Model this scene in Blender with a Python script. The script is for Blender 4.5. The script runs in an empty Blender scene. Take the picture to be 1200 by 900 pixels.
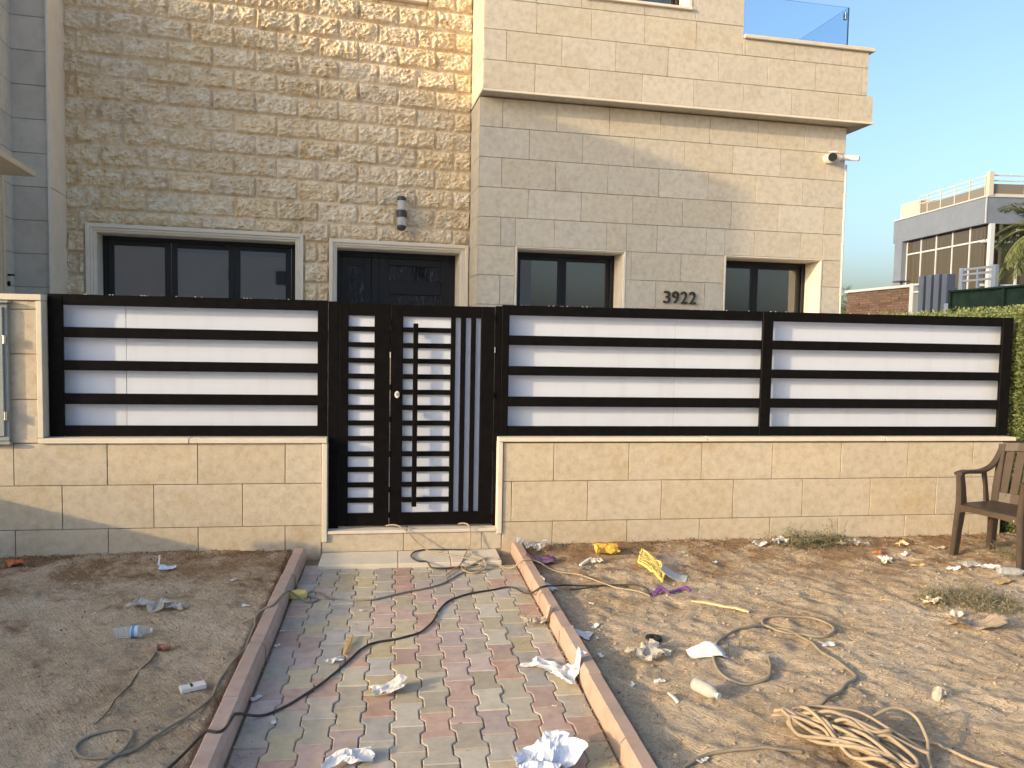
import bpy, math, random
from mathutils import Vector, Matrix, noise
random.seed(7)
SC = bpy.context.scene
COL = SC.collection
pi = math.pi

# ------------------------------------------------------------------ camera
H = 1.70
PITCH, ROLL, YAW = -0.060265, 0.018853, 0.150549
F = 900.0
def _axes():
    fwd = Vector((math.sin(YAW), math.cos(YAW), 0)); rt = Vector((math.cos(YAW), -math.sin(YAW), 0)); up = Vector((0, 0, 1))
    f2 = fwd*math.cos(PITCH) + up*math.sin(PITCH)
    u2 = up*math.cos(PITCH) - fwd*math.sin(PITCH)
    r3 = rt*math.cos(ROLL) + u2*math.sin(ROLL)
    u3 = u2*math.cos(ROLL) - rt*math.sin(ROLL)
    return r3, u3, f2
CR, CU, CF = _axes()
cam_d = bpy.data.cameras.new("camera")
cam = bpy.data.objects.new("camera", cam_d); COL.objects.link(cam)
m = Matrix.Identity(4)
for i, v in enumerate((CR, CU, -CF)):
    for j in range(3): m[j][i] = v[j]
m[2][3] = H
cam.matrix_world = m
cam_d.sensor_width = 36; cam_d.lens = 27.0
cam_d.clip_start = 0.05; cam_d.clip_end = 2000
SC.camera = cam
def ray(x, y): return CR*((x-600)/F) - CU*((y-450)/F) + CF
def at_height(x, y, z):            # point seen at photo pixel (x, y) on the level z
    d = ray(x, y); return Vector((0, 0, H)) + d*((z-H)/d.z)
def at_depth(x, y, Y):
    d = ray(x, y); return Vector((0, 0, H)) + d*(Y/d.y)

# ------------------------------------------------------------------ sky and sun
SUN_AZ, SUN_EL = math.radians(69), math.radians(14.5)   # travel direction measured from +Y towards +X
sun_dir = Vector((math.sin(SUN_AZ)*math.cos(SUN_EL), math.cos(SUN_AZ)*math.cos(SUN_EL), -math.sin(SUN_EL)))
W = bpy.data.worlds.new("World"); SC.world = W; W.use_nodes = True
nt = W.node_tree
sky = nt.nodes.new("ShaderNodeTexSky"); sky.sky_type = 'NISHITA'; sky.sun_disc = False
sky.sun_elevation = SUN_EL
sky.sun_rotation = math.atan2(-sun_dir.x, -sun_dir.y) % (2*pi)
sky.air_density = 1.0; sky.dust_density = 4.6; sky.ozone_density = 2.5
bg = nt.nodes["Background"]; bg.inputs["Strength"].default_value = 0.15
nt.links.new(sky.outputs[0], bg.inputs["Color"])
sl = bpy.data.lights.new("sun", 'SUN'); sl.energy = 2.0; sl.angle = math.radians(0.55); sl.color = (0.90, 0.67, 0.37)
so = bpy.data.objects.new("sun", sl); COL.objects.link(so); so.rotation_euler = sun_dir.to_track_quat('-Z', 'Y').to_euler()
so.location = (-20, -8, 12)
SC.view_settings.view_transform = 'Standard'; SC.view_settings.look = 'None'
SC.view_settings.gamma = 1.0; SC.view_settings.exposure = 1.35
SC.render.resolution_x, SC.render.resolution_y = 1024, 768

# ------------------------------------------------------------------ materials
def new_mat(name):
    mt = bpy.data.materials.new(name); mt.use_nodes = True
    n = mt.node_tree; return mt, n, n.nodes["Principled BSDF"]
def N(n, t, **k):
    nd = n.nodes.new(t)
    for a, b in k.items():
        if a in nd.inputs: nd.inputs[a].default_value = b
        else: setattr(nd, a, b)
    return nd
def ramp(n, stops):
    r = n.nodes.new("ShaderNodeValToRGB"); e = r.color_ramp.elements
    e[0].position, e[0].color = stops[0][0], (*stops[0][1], 1)
    e[1].position, e[1].color = stops[-1][0], (*stops[-1][1], 1)
    for p, c in stops[1:-1]:
        x = e.new(p); x.color = (*c, 1)
    return r
def mat_mottled(name, cols, scale=8, rough=0.85, bump=0.15, bscale=120, objvar=0.12, spec=0.25, detail=6, stain=None, bdist=0.004, hues=None):
    """colour noise over world position, a per-object tone shift and fine relief"""
    mt, n, b = new_mat(name); L = n.links.new
    g = N(n, "ShaderNodeNewGeometry")
    t = N(n, "ShaderNodeTexNoise", Scale=scale, Detail=detail, Roughness=0.62); L(g.outputs["Position"], t.inputs["Vector"])
    r = ramp(n, [(0.28+0.44*i/(len(cols)-1), c) for i, c in enumerate(cols)]); L(t.outputs["Fac"], r.inputs["Fac"])
    col = r.outputs["Color"]
    if stain:
        t2 = N(n, "ShaderNodeTexNoise", Scale=stain[1], Detail=5, Roughness=0.7); L(g.outputs["Position"], t2.inputs["Vector"])
        r2 = ramp(n, [(stain[2], (0, 0, 0)), (stain[3], (1, 1, 1))]); L(t2.outputs["Fac"], r2.inputs["Fac"])
        mx = N(n, "ShaderNodeMix", data_type='RGBA'); L(r2.outputs["Color"], mx.inputs[0]); L(col, mx.inputs[6]); mx.inputs[7].default_value = (*stain[0], 1)
        col = mx.outputs[2]
    if objvar:
        oi = N(n, "ShaderNodeObjectInfo"); mr = N(n, "ShaderNodeMapRange"); L(oi.outputs["Random"], mr.inputs[0])
        mr.inputs[3].default_value = 1-objvar; mr.inputs[4].default_value = 1+objvar*0.6
        hs = N(n, "ShaderNodeHueSaturation"); L(mr.outputs[0], hs.inputs["Value"]); L(col, hs.inputs["Color"])
        if hues:
            mr2 = N(n, "ShaderNodeMapRange"); mm = N(n, "ShaderNodeMath", operation='FRACT'); m3 = N(n, "ShaderNodeMath", operation='MULTIPLY'); m3.inputs[1].default_value = 7.31
            L(oi.outputs["Random"], m3.inputs[0]); L(m3.outputs[0], mm.inputs[0]); L(mm.outputs[0], mr2.inputs[0])
            mr2.inputs[3].default_value = 1-hues; mr2.inputs[4].default_value = 1+hues; L(mr2.outputs[0], hs.inputs["Saturation"])
        col = hs.outputs["Color"]
    L(col, b.inputs["Base Color"])
    b.inputs["Roughness"].default_value = rough; b.inputs["Specular IOR Level"].default_value = spec
    if bump:
        t3 = N(n, "ShaderNodeTexNoise", Scale=bscale, Detail=7, Roughness=0.65); L(g.outputs["Position"], t3.inputs["Vector"])
        bp = N(n, "ShaderNodeBump", Strength=bump, Distance=bdist); L(t3.outputs["Fac"], bp.inputs["Height"]); L(bp.outputs[0], b.inputs["Normal"])
    return mt
def mat_plain(name, c, rough=0.5, spec=0.5, metal=0.0, bump=0, bscale=60, var=0.0, alpha=None, trans=0, ior=1.45, sub=0):
    mt, n, b = new_mat(name); L = n.links.new
    b.inputs["Base Color"].default_value = (*c, 1); b.inputs["Roughness"].default_value = rough
    b.inputs["Specular IOR Level"].default_value = spec; b.inputs["Metallic"].default_value = metal
    b.inputs["Transmission Weight"].default_value = trans; b.inputs["IOR"].default_value = ior
    if var:
        g = N(n, "ShaderNodeNewGeometry"); t = N(n, "ShaderNodeTexNoise", Scale=14, Detail=6, Roughness=0.7); L(g.outputs["Position"], t.inputs["Vector"])
        r = ramp(n, [(0.3, tuple(x*(1-var) for x in c)), (0.7, tuple(min(1, x*(1+var)) for x in c))]); L(t.outputs["Fac"], r.inputs["Fac"]); L(r.outputs[0], b.inputs["Base Color"])
    if bump:
        g = N(n, "ShaderNodeNewGeometry"); t = N(n, "ShaderNodeTexNoise", Scale=bscale, Detail=5); L(g.outputs["Position"], t.inputs["Vector"])
        bp = N(n, "ShaderNodeBump", Strength=bump, Distance=0.004); L(t.outputs["Fac"], bp.inputs["Height"]); L(bp.outputs[0], b.inputs["Normal"])
    if sub: b.inputs["Subsurface Weight"].default_value = sub
    return mt
M = {}
M['smooth'] = mat_mottled('smooth_limestone', [(.48, .42, .33), (.58, .515, .41), (.64, .575, .465)], scale=17, bump=.5, bscale=150, objvar=.05, stain=((.48, .385, .26), 2.3, .57, .80), hues=.12, bdist=.005)
M['fence_stone'] = mat_mottled('fence_limestone', [(.44, .365, .26), (.53, .45, .335), (.59, .51, .39)], scale=19, bump=.6, bscale=130, objvar=.045, stain=((.44, .32, .17), 3.1, .57, .82), hues=.10, bdist=.006)
M['grey_stone'] = mat_mottled('side_limestone', [(.48, .44, .375), (.56, .52, .445), (.61, .57, .495)], scale=7, bump=.3, bscale=150, objvar=.08)
M['rough'] = mat_mottled('split_limestone', [(.54, .37, .19), (.72, .57, .375), (.80, .68, .495), (.86, .78, .64)], scale=15, bump=.75, bscale=95, objvar=.07, stain=((.52, .36, .19), 6, .56, .72), bdist=.010, hues=.12)
M['mortar'] = mat_mottled('mortar_joint', [(.62, .49, .35), (.71, .59, .44)], scale=20, bump=.3, objvar=0)
M['mortar_dark'] = mat_mottled('dark_joint', [(.27, .21, .15), (.35, .28, .21)], scale=20, bump=.3, objvar=0)
M['trim'] = mat_mottled('honed_trim_stone', [(.72, .64, .51), (.81, .725, .59)], scale=6, bump=.12, bscale=120, objvar=.04)
M['cream_trim'] = mat_mottled('cream_coping_stone', [(.60, .53, .42), (.70, .63, .51)], scale=6, bump=.15, bscale=90, objvar=.05)
M['white_trim'] = mat_plain('pale_edge_trim', (.66, .62, .56), .6, .3, var=.06)
M['black'] = mat_mottled('black_powder_coat', [(.004, .0035, .0035), (.009, .008, .008)], scale=14, rough=.34, bump=.05, bscale=300, objvar=0, spec=.06, stain=((.045, .037, .028), 22, .66, .84))
M['black_win'] = mat_plain('black_window_frame', (.010, .010, .012), .38, .4)
def translucent_panel():
    mt, n, b = new_mat('white_polycarbonate_panel'); L = n.links.new
    b.inputs["Base Color"].default_value = (.83, .87, .97, 1); b.inputs["Roughness"].default_value = .35; b.inputs["Specular IOR Level"].default_value = .4
    g = N(n, "ShaderNodeNewGeometry"); mp = N(n, "ShaderNodeMapping"); mp.inputs["Scale"].default_value = (.3, 1, 60); L(g.outputs["Position"], mp.inputs["Vector"])
    t = N(n, "ShaderNodeTexNoise", Scale=2.0, Detail=3); L(mp.outputs[0], t.inputs["Vector"])
    bp = N(n, "ShaderNodeBump", Strength=.04, Distance=.002); L(t.outputs["Fac"], bp.inputs["Height"]); L(bp.outputs[0], b.inputs["Normal"])
    dm = N(n, "ShaderNodeMapping"); dm.inputs["Scale"].default_value = (9, 1, 1.2); L(g.outputs["Position"], dm.inputs["Vector"])
    dn = N(n, "ShaderNodeTexNoise", Scale=1.0, Detail=7, Roughness=.7); L(dm.outputs[0], dn.inputs["Vector"])
    dr_ = ramp(n, [(.34, (.79, .82, .90)), (.48, (.84, .88, .97)), (.7, (.85, .89, .98))]); L(dn.outputs["Fac"], dr_.inputs["Fac"]); L(dr_.outputs[0], b.inputs["Base Color"])
    tr = N(n, "ShaderNodeBsdfTranslucent"); tr.inputs["Color"].default_value = (.86, .91, 1.0, 1); mx = N(n, "ShaderNodeMixShader"); mx.inputs[0].default_value = .42
    L(b.outputs[0], mx.inputs[1]); L(tr.outputs[0], mx.inputs[2]); L(mx.outputs[0], n.nodes["Material Output"].inputs["Surface"])
    return mt
M['white_panel'] = translucent_panel()
M['glass'] = mat_plain('dark_window_glass', (.036, .046, .057), .015, .5, ior=2.2)
def reflection_glass():  # pale streaks in the base colour stand for trees mirrored in the door
    mt, n, b = new_mat('painted_reflection_glass'); L = n.links.new
    g = N(n, "ShaderNodeNewGeometry"); mp = N(n, "ShaderNodeMapping"); mp.inputs["Scale"].default_value = (22, 22, 5); L(g.outputs["Position"], mp.inputs["Vector"])
    t = N(n, "ShaderNodeTexNoise", Scale=1.0, Detail=6, Roughness=.7, Distortion=1.4); L(mp.outputs[0], t.inputs["Vector"])
    r = ramp(n, [(.54, (.006, .007, .009)), (.60, (.035, .04, .045)), (.70, (.10, .105, .11))]); L(t.outputs["Fac"], r.inputs["Fac"]); L(r.outputs[0], b.inputs["Base Color"])
    b.inputs["Roughness"].default_value = .05; return mt
M['door_glass'] = reflection_glass()
M['rail_glass'] = mat_plain('tinted_railing_glass', (.80, .90, .95), .0, .5, trans=1.0, ior=1.35)
M['steel'] = mat_plain('steel', (.55, .54, .52), .3, .5, metal=1)
M['paver_red'] = mat_mottled('paver_red', [(.39, .275, .23), (.47, .345, .29), (.53, .40, .34)], scale=16, bump=.55, bscale=220, objvar=.16, stain=((.54, .43, .32), 7, .50, .72), hues=.3)
M['paver_grey'] = mat_mottled('paver_grey', [(.36, .315, .255), (.44, .39, .315), (.50, .445, .365)], scale=16, bump=.55, bscale=220, objvar=.14, stain=((.56, .46, .34), 7, .52, .76), hues=.3)
M['paver_yellow'] = mat_mottled('paver_yellow', [(.42, .36, .255), (.50, .43, .31), (.56, .49, .36)], scale=16, bump=.55, bscale=220, objvar=.14, stain=((.54, .46, .35), 7, .52, .76), hues=.3)
M['kerb'] = mat_mottled('pink_kerb_concrete', [(.39, .265, .205), (.47, .335, .265), (.53, .395, .32)], scale=10, bump=.5, bscale=160, objvar=.08, stain=((.30, .24, .18), 5, .5, .75))
M['sand'] = mat_mottled('joint_sand', [(.17, .135, .095), (.26, .21, .15)], scale=40, bump=.4, objvar=0)

def soil_material():
    mt, n, b = new_mat('dry_soil'); L = n.links.new
    g = N(n, "ShaderNodeNewGeometry")
    a = N(n, "ShaderNodeTexNoise", Scale=1.3, Detail=5, Roughness=.62); L(g.outputs["Position"], a.inputs["Vector"])
    c = N(n, "ShaderNodeTexNoise", Scale=24, Detail=10, Roughness=.8); L(g.outputs["Position"], c.inputs["Vector"])
    ad = N(n, "ShaderNodeMath", operation='ADD'); L(a.outputs["Fac"], ad.inputs[0]); L(c.outputs["Fac"], ad.inputs[1])
    hf = N(n, "ShaderNodeMath", operation='MULTIPLY'); hf.inputs[1].default_value = .5; L(ad.outputs[0], hf.inputs[0])
    r = ramp(n, [(.36, (.25, .17, .10)), (.42, (.46, .345, .23)), (.50, (.60, .475, .33)), (.60, (.70, .58, .435))]); L(hf.outputs[0], r.inputs["Fac"])
    sp = N(n, "ShaderNodeSeparateXYZ"); L(g.outputs["Position"], sp.inputs[0])
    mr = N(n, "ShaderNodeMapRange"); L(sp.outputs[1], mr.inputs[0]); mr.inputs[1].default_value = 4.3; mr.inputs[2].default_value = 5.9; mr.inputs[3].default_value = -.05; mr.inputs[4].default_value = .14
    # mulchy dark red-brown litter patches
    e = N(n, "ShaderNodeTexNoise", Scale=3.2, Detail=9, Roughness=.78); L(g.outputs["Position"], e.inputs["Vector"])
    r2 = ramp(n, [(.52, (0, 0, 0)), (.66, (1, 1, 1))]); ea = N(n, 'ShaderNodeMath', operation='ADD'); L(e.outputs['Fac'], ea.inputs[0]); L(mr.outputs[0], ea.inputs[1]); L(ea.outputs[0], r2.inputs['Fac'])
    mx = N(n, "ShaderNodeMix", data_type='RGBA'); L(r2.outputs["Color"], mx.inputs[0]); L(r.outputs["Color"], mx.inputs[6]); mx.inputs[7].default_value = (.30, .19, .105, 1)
    # stretched straw streaks
    mp = N(n, "ShaderNodeMapping", vector_type='TEXTURE'); mp.inputs["Rotation"].default_value = (0, 0, -.93); mp.inputs["Scale"].default_value = (1/9, 1/80, 1/30); L(g.outputs["Position"], mp.inputs["Vector"])
    s = N(n, "ShaderNodeTexNoise", Scale=1.0, Detail=5, Roughness=.6, Distortion=.8); L(mp.outputs[0], s.inputs["Vector"])
    r3 = ramp(n, [(.58, (0, 0, 0)), (.68, (.55, .55, .55))]); L(s.outputs["Fac"], r3.inputs["Fac"])
    m2 = N(n, "ShaderNodeMix", data_type='RGBA'); L(r3.outputs["Color"], m2.inputs[0]); L(mx.outputs[2], m2.inputs[6]); m2.inputs[7].default_value = (.74, .62, .46, 1)
    fn = N(n, "ShaderNodeTexNoise", Scale=95, Detail=8, Roughness=.8); L(g.outputs["Position"], fn.inputs["Vector"])
    rf = ramp(n, [(.34, (.52, .48, .44)), (.47, (.95, .94, .93)), (.66, (1.12, 1.12, 1.12))]); L(fn.outputs["Fac"], rf.inputs["Fac"])
    ml = N(n, "ShaderNodeMix", data_type='RGBA', blend_type='MULTIPLY'); ml.inputs[0].default_value = 1; L(m2.outputs[2], ml.inputs[6]); L(rf.outputs[0], ml.inputs[7])
    L(ml.outputs[2], b.inputs["Base Color"]); b.inputs["Roughness"].default_value = .95; b.inputs["Specular IOR Level"].default_value = .1
    f1 = N(n, "ShaderNodeTexNoise", Scale=46, Detail=10, Roughness=.8); L(g.outputs["Position"], f1.inputs["Vector"])
    sm = N(n, "ShaderNodeMath", operation='ADD'); L(f1.outputs["Fac"], sm.inputs[0]); L(s.outputs["Fac"], sm.inputs[1])
    bp = N(n, "ShaderNodeBump", Strength=1.0, Distance=.018); L(sm.outputs[0], bp.inputs["Height"]); L(bp.outputs[0], b.inputs["Normal"])
    return mt
M['soil'] = soil_material()

# ------------------------------------------------------------------ mesh helpers
class MB:
    def __init__(s): s.v = []; s.f = []
    def add(s, vs, fs):
        o = len(s.v); s.v += [tuple(p) for p in vs]; s.f += [tuple(i+o for i in f) for f in fs]; return s
    def box(s, x0, x1, y0, y1, z0, z1, c=0.0, T=None):
        if c <= 0:
            vs = [(x, y, z) for z in (z0, z1) for y in (y0, y1) for x in (x0, x1)]
            fs = [(0, 2, 3, 1), (4, 5, 7, 6), (0, 1, 5, 4), (2, 6, 7, 3), (0, 4, 6, 2), (1, 3, 7, 5)]
        else:
            bx, by, bz = (x0, x1), (y0, y1), (z0, z1)
            vs = []; idx = {}
            for k in range(2):
                for j in range(2):
                    for i in range(2):
                        sx, sy, sz = (1, -1)[i]*c, (1, -1)[j]*c, (1, -1)[k]*c
                        idx[i, j, k] = len(vs)
                        vs += [(bx[i], by[j]+sy, bz[k]+sz), (bx[i]+sx, by[j], bz[k]+sz), (bx[i]+sx, by[j]+sy, bz[k])]
            q = lambda a, *cs: [idx[c_]+a for c_ in cs]
            fs = [q(0, (0,0,0), (0,0,1), (0,1,1), (0,1,0)), q(0, (1,0,0), (1,1,0), (1,1,1), (1,0,1)),
                  q(1, (0,0,0), (1,0,0), (1,0,1), (0,0,1)), q(1, (0,1,0), (0,1,1), (1,1,1), (1,1,0)),
                  q(2, (0,0,0), (0,1,0), (1,1,0), (1,0,0)), q(2, (0,0,1), (1,0,1), (1,1,1), (0,1,1))]
            for j in range(2):
                for k in range(2):
                    a, b = idx[0, j, k], idx[1, j, k]; f = [a+1, b+1, b+2, a+2]; fs.append(f if (j == k) == False else f[::-1])
            for i in range(2):
                for k in range(2):
                    a, b = idx[i, 0, k], idx[i, 1, k]; f = [a, b, b+2, a+2]; fs.append(f if (i == k) else f[::-1])
            for i in range(2):
                for j in range(2):
                    a, b = idx[i, j, 0], idx[i, j, 1]; f = [a, b, b+1, a+1]; fs.append(f if (i == j) == False else f[::-1])
            for key, a in idx.items():
                f = [a, a+1, a+2]; fs.append(f if (sum(key) % 2) else f[::-1])
        if T: vs = [T(*p) for p in vs]
        return s.add(vs, fs)
    def sweep(s, pts, w, h, up=(0, 0, 1), cap=True):
        """rectangular section w x h (numbers or lists) along pts"""
        n = len(pts); P = [Vector(p) for p in pts]; vs = []; fs = []
        for i in range(n):
            t = (P[min(i+1, n-1)]-P[max(i-1, 0)]).normalized(); u = Vector(up)
            r = t.cross(u)
            if r.length < 1e-4: r = t.cross(Vector((0, 1, 0)))
            r.normalize(); u = r.cross(t).normalized()
            ww = w[i] if isinstance(w, (list, tuple)) else w; hh = h[i] if isinstance(h, (list, tuple)) else h
            c = min(ww, hh)*.22
            for a, b in ((-ww/2+c, -hh/2), (ww/2-c, -hh/2), (ww/2, -hh/2+c), (ww/2, hh/2-c), (ww/2-c, hh/2), (-ww/2+c, hh/2), (-ww/2, hh/2-c), (-ww/2, -hh/2+c)):
                vs.append(P[i]+r*a+u*b)
        for i in range(n-1):
            for k in range(8): fs.append((i*8+k, i*8+(k+1) % 8, (i+1)*8+(k+1) % 8, (i+1)*8+k))
        if cap: fs += [tuple(range(7, -1, -1)), tuple((n-1)*8+k for k in range(8))]
        return s.add(vs, fs)
    def tube(s, pts, r, seg=8, cap=True):
        n = len(pts); P = [Vector(p) for p in pts]; vs = []; fs = []
        prev = None
        for i in range(n):
            t = (P[min(i+1, n-1)]-P[max(i-1, 0)])
            t = t.normalized() if t.length > 1e-9 else Vector((0, 0, 1))
            if prev is None:
                a = t.orthogonal().normalized()
            else:
                a = prev - t*prev.dot(t)
                a = a.normalized() if a.length > 1e-6 else t.orthogonal().normalized()
            prev = a; b = t.cross(a)
            rr = r[i] if isinstance(r, (list, tuple)) else r
            for k in range(seg):
                an = 2*pi*k/seg; vs.append(P[i]+a*(rr*math.cos(an))+b*(rr*math.sin(an)))
        for i in range(n-1):
            for k in range(seg): fs.append((i*seg+k, i*seg+(k+1) % seg, (i+1)*seg+(k+1) % seg, (i+1)*seg+k))
        if cap: fs += [tuple(range(seg-1, -1, -1)), tuple((n-1)*seg+k for k in range(seg))]
        return s.add(vs, fs)
    def build(s, name, mat, parent=None, smooth=False, me_only=False):
        off = Vector(parent.get('_o', (0, 0, 0))) if parent else Vector((0, 0, 0))
        me = bpy.data.meshes.new(name)
        me.from_pydata([tuple(Vector(p)-off) for p in s.v] if parent else s.v, [], s.f); me.update()
        if mat: me.materials.append(mat)
        if smooth: me.polygons.foreach_set('use_smooth', [True]*len(me.polygons))
        if me_only: return me
        o = bpy.data.objects.new(name, me); COL.objects.link(o)
        if parent: o.parent = parent; o['_o'] = tuple(off)
        return o
    def build_at(s, name, mat, base, smooth=False):
        """top-level single mesh whose origin is at base"""
        b = Vector(base); s.v = [tuple(Vector(p)-b) for p in s.v]
        o = s.build(name, mat, None, smooth); o.location = b; return o
ORG = {}
def thing(name, loc, label, cat, group=None):
    o = bpy.data.objects.new(name, None); COL.objects.link(o); o.empty_display_size = .2
    o.location = loc; o['_o'] = tuple(loc); o['label'] = label; o['category'] = cat
    if group: o['group'] = group
    return o
def tag(o, label, cat, group=None):
    o['label'] = label; o['category'] = cat
    if group: o['group'] = group
    return o
def struct(o): o['kind'] = 'structure'; return o
def stuff(o): o['kind'] = 'stuff'; return o
def sub_empty(name, parent):
    o = bpy.data.objects.new(name, None); COL.objects.link(o); o.parent = parent; o['_o'] = parent['_o']; o.empty_display_size = .1; return o

class Wall:
    """local wall frame: u along the wall, n out of it, z up"""
    def __init__(s, x, y, ang): s.o = Vector((x, y, 0)); s.d = Vector((math.cos(ang), math.sin(ang), 0)); s.nn = Vector((math.sin(ang), -math.cos(ang), 0))
    def __call__(s, u, n, z): return s.o+s.d*u+s.nn*n+Vector((0, 0, z))
def cut(rects, holes, e=0.0):
    for (a, b, c, d) in holes:
        out = []
        for (u0, u1, z0, z1) in rects:
            if u1 <= a or u0 >= b or z1 <= c or z0 >= d: out.append((u0, u1, z0, z1)); continue
            zz0, zz1 = max(z0, c), min(z1, d)
            if u0 < a: out.append((u0, a, z0, z1))
            if u1 > b: out.append((b, u1, z0, z1))
            m0, m1 = max(u0, a), min(u1, b)
            if z0 < c: out.append((m0, m1, z0, c))
            if z1 > d: out.append((m0, m1, d, z1))
        rects = out
    return [r for r in rects if r[1]-r[0] > .02 and r[3]-r[2] > .02]
def courses(u0, u1, zs, width, first, holes, cap_w=None):
    """running bond: joints of row i start at first[i % len(first)] and repeat every width"""
    out = []
    for i in range(len(zs)-1):
        j = first[i % len(first)]
        xs = [u0]; x = j
        while x - width > u0+.03: x -= width
        while x < u1-.03:
            if x > u0+.03: xs.append(x)
            x += width
        xs.append(u1)
        for a, b in zip(xs[:-1], xs[1:]): out += cut([(a, b, zs[i], zs[i+1])], holes)
    return out
def slab_stones(T, rects, mat, parent, name='stone', depth=.022, gap=.0022, cham=.0025, jit=.0012, n0=0.0):
    for (a, b, c, d) in rects:
        j = random.uniform(-jit, jit)
        mb = MB(); mb.box(a+gap, b-gap, n0, n0+depth+j, c+gap, d-gap, cham, T=T); flip(mb)
        mb.build(name, mat, parent)
def flip(mb): mb.f = [f[::-1] for f in mb.f]
def wall_back(T, u0, u1, z0, z1, holes, thick, mat, parent, name):
    """backing wall with openings (front face at n = 0)"""
    us = sorted({u0, u1, *[h[0] for h in holes], *[h[1] for h in holes]}); us = [u for u in us if u0 <= u <= u1]
    zs = sorted({z0, z1, *[h[2] for h in holes], *[h[3] for h in holes]}); zs = [z for z in zs if z0 <= z <= z1]
    mb = MB()
    for a, b in zip(us[:-1], us[1:]):
        zz = None
        segs = []
        for c, d in zip(zs[:-1], zs[1:]):
            mu, mz = (a+b)/2, (c+d)/2
            if any(h[0] < mu < h[1] and h[2] < mz < h[3] for h in holes): continue
            if segs and abs(segs[-1][1]-c) < 1e-6: segs[-1][1] = d
            else: segs.append([c, d])
        for c, d in segs: mb.box(a, b, -thick, 0, c, d, T=T)
    flip(mb)
    return mb.build(name, mat, parent)
def catmull(pts, k=8):
    P = [Vector(p) for p in pts]; out = []
    for i in range(len(P)-1):
        p0, p1, p2, p3 = P[max(i-1, 0)], P[i], P[i+1], P[min(i+2, len(P)-1)]
        for j in range(k):
            t = j/k
            out.append(0.5*((2*p1)+(p2-p0)*t+(2*p0-5*p1+4*p2-p3)*t*t+(3*p1-p0-3*p2+p3)*t**3))
    out.append(P[-1]); return out

# ------------------------------------------------------------------ ground
_r = random.Random(31)
DENTS = {}
for _ in range(620):
    cx, cy, rr, dd, aa = _r.uniform(-4, 6.4), _r.uniform(2.1, 5.8), _r.uniform(.025, .10), _r.uniform(.004, .013), _r.uniform(0, pi)
    for i in range(int((cx-.25)//.25), int((cx+.25)//.25)+1):
        for j in range(int((cy-.25)//.25), int((cy+.25)//.25)+1): DENTS.setdefault((i, j), []).append((cx, cy, rr, dd, math.cos(aa), math.sin(aa)))
def soil_z(x, y):
    v = Vector((x, y, 0))
    dent = 0
    for cx, cy, rr, dd, ca, sa in DENTS.get((int(x//.25), int(y//.25)), ()):
        ex, ey = ((x-cx)*ca+(y-cy)*sa)/(rr*1.7), (-(x-cx)*sa+(y-cy)*ca)/rr; q = ex*ex+ey*ey
        if q < 4: dent += dd*(-math.exp(-q*1.6)+.55*math.exp(-(math.sqrt(q)-1.15)**2*9))
    # drag marks running towards the wall
    w2 = Vector(((x*.6-y*.8)*1.3, (x*.8+y*.6)*8, 4))
    dent += .005*max(0, 1-abs(noise.noise(w2))*3.0) - .004*max(0, 1-abs(noise.noise(w2*1.7+Vector((7, 3, 1))))*3.5)
    z = .040 + .016*noise.noise(v*.9) + .010*noise.noise(v*2.7+Vector((3, 1, 0))) + .010*noise.noise(v*8) + .005*noise.noise(v*21) + .009*(max(0, 1-abs(noise.noise(v*10+Vector((2, 5, 1))))*1.6)-.45) + .005*(1-abs(noise.noise(v*24))*2)*.6 + dent*(.55 if y > 5.4 else 1)
    # soil heaped a little against the fence wall
    if y > 5.3: z += .020*min(1, (y-5.3)/.6)
    if x > .95: z -= .012*math.exp(-((x-1.15)/.2)**2)
    return z
def build_ground():
    mb = MB()
    X0, X1, Y0, Y1, st = -6.0, 6.6, 2.0, 5.98, .022
    nx, ny = int((X1-X0)/st), int((Y1-Y0)/st)
    for j in range(ny+1):
        for i in range(nx+1):
            x = X0+(X1-X0)*i/nx; y = Y0+(Y1-Y0)*j/ny
            z = soil_z(x, y)
            # the bed of the path lies lower
            if -.735 < x < .985: z = -.10
            elif -.79 < x < -.735 or .985 < x < 1.04: z -= .004
            if x > -.74-.02 and x < .99+.02: z = min(z, -.10)
            mb.v.append((x, y, z))
    for j in range(ny):
        for i in range(nx):
            a = j*(nx+1)+i; mb.f.append((a, a+1, a+nx+2, a+nx+1))
    # the sheet carries on to the horizon
    B = 900
    xs = [-B, -60, X0, X1, 60, B]; ys = [-B, -60, Y0, Y1, 60, B]
    for j in range(5):
        for i in range(5):
            if i == 2 and j == 2: continue
            z = .02
            mb.add([(xs[i], ys[j], z), (xs[i+1], ys[j], z), (xs[i+1], ys[j+1], z), (xs[i], ys[j+1], z)], [(0, 1, 2, 3)])
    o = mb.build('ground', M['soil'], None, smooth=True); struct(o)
build_ground()

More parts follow.
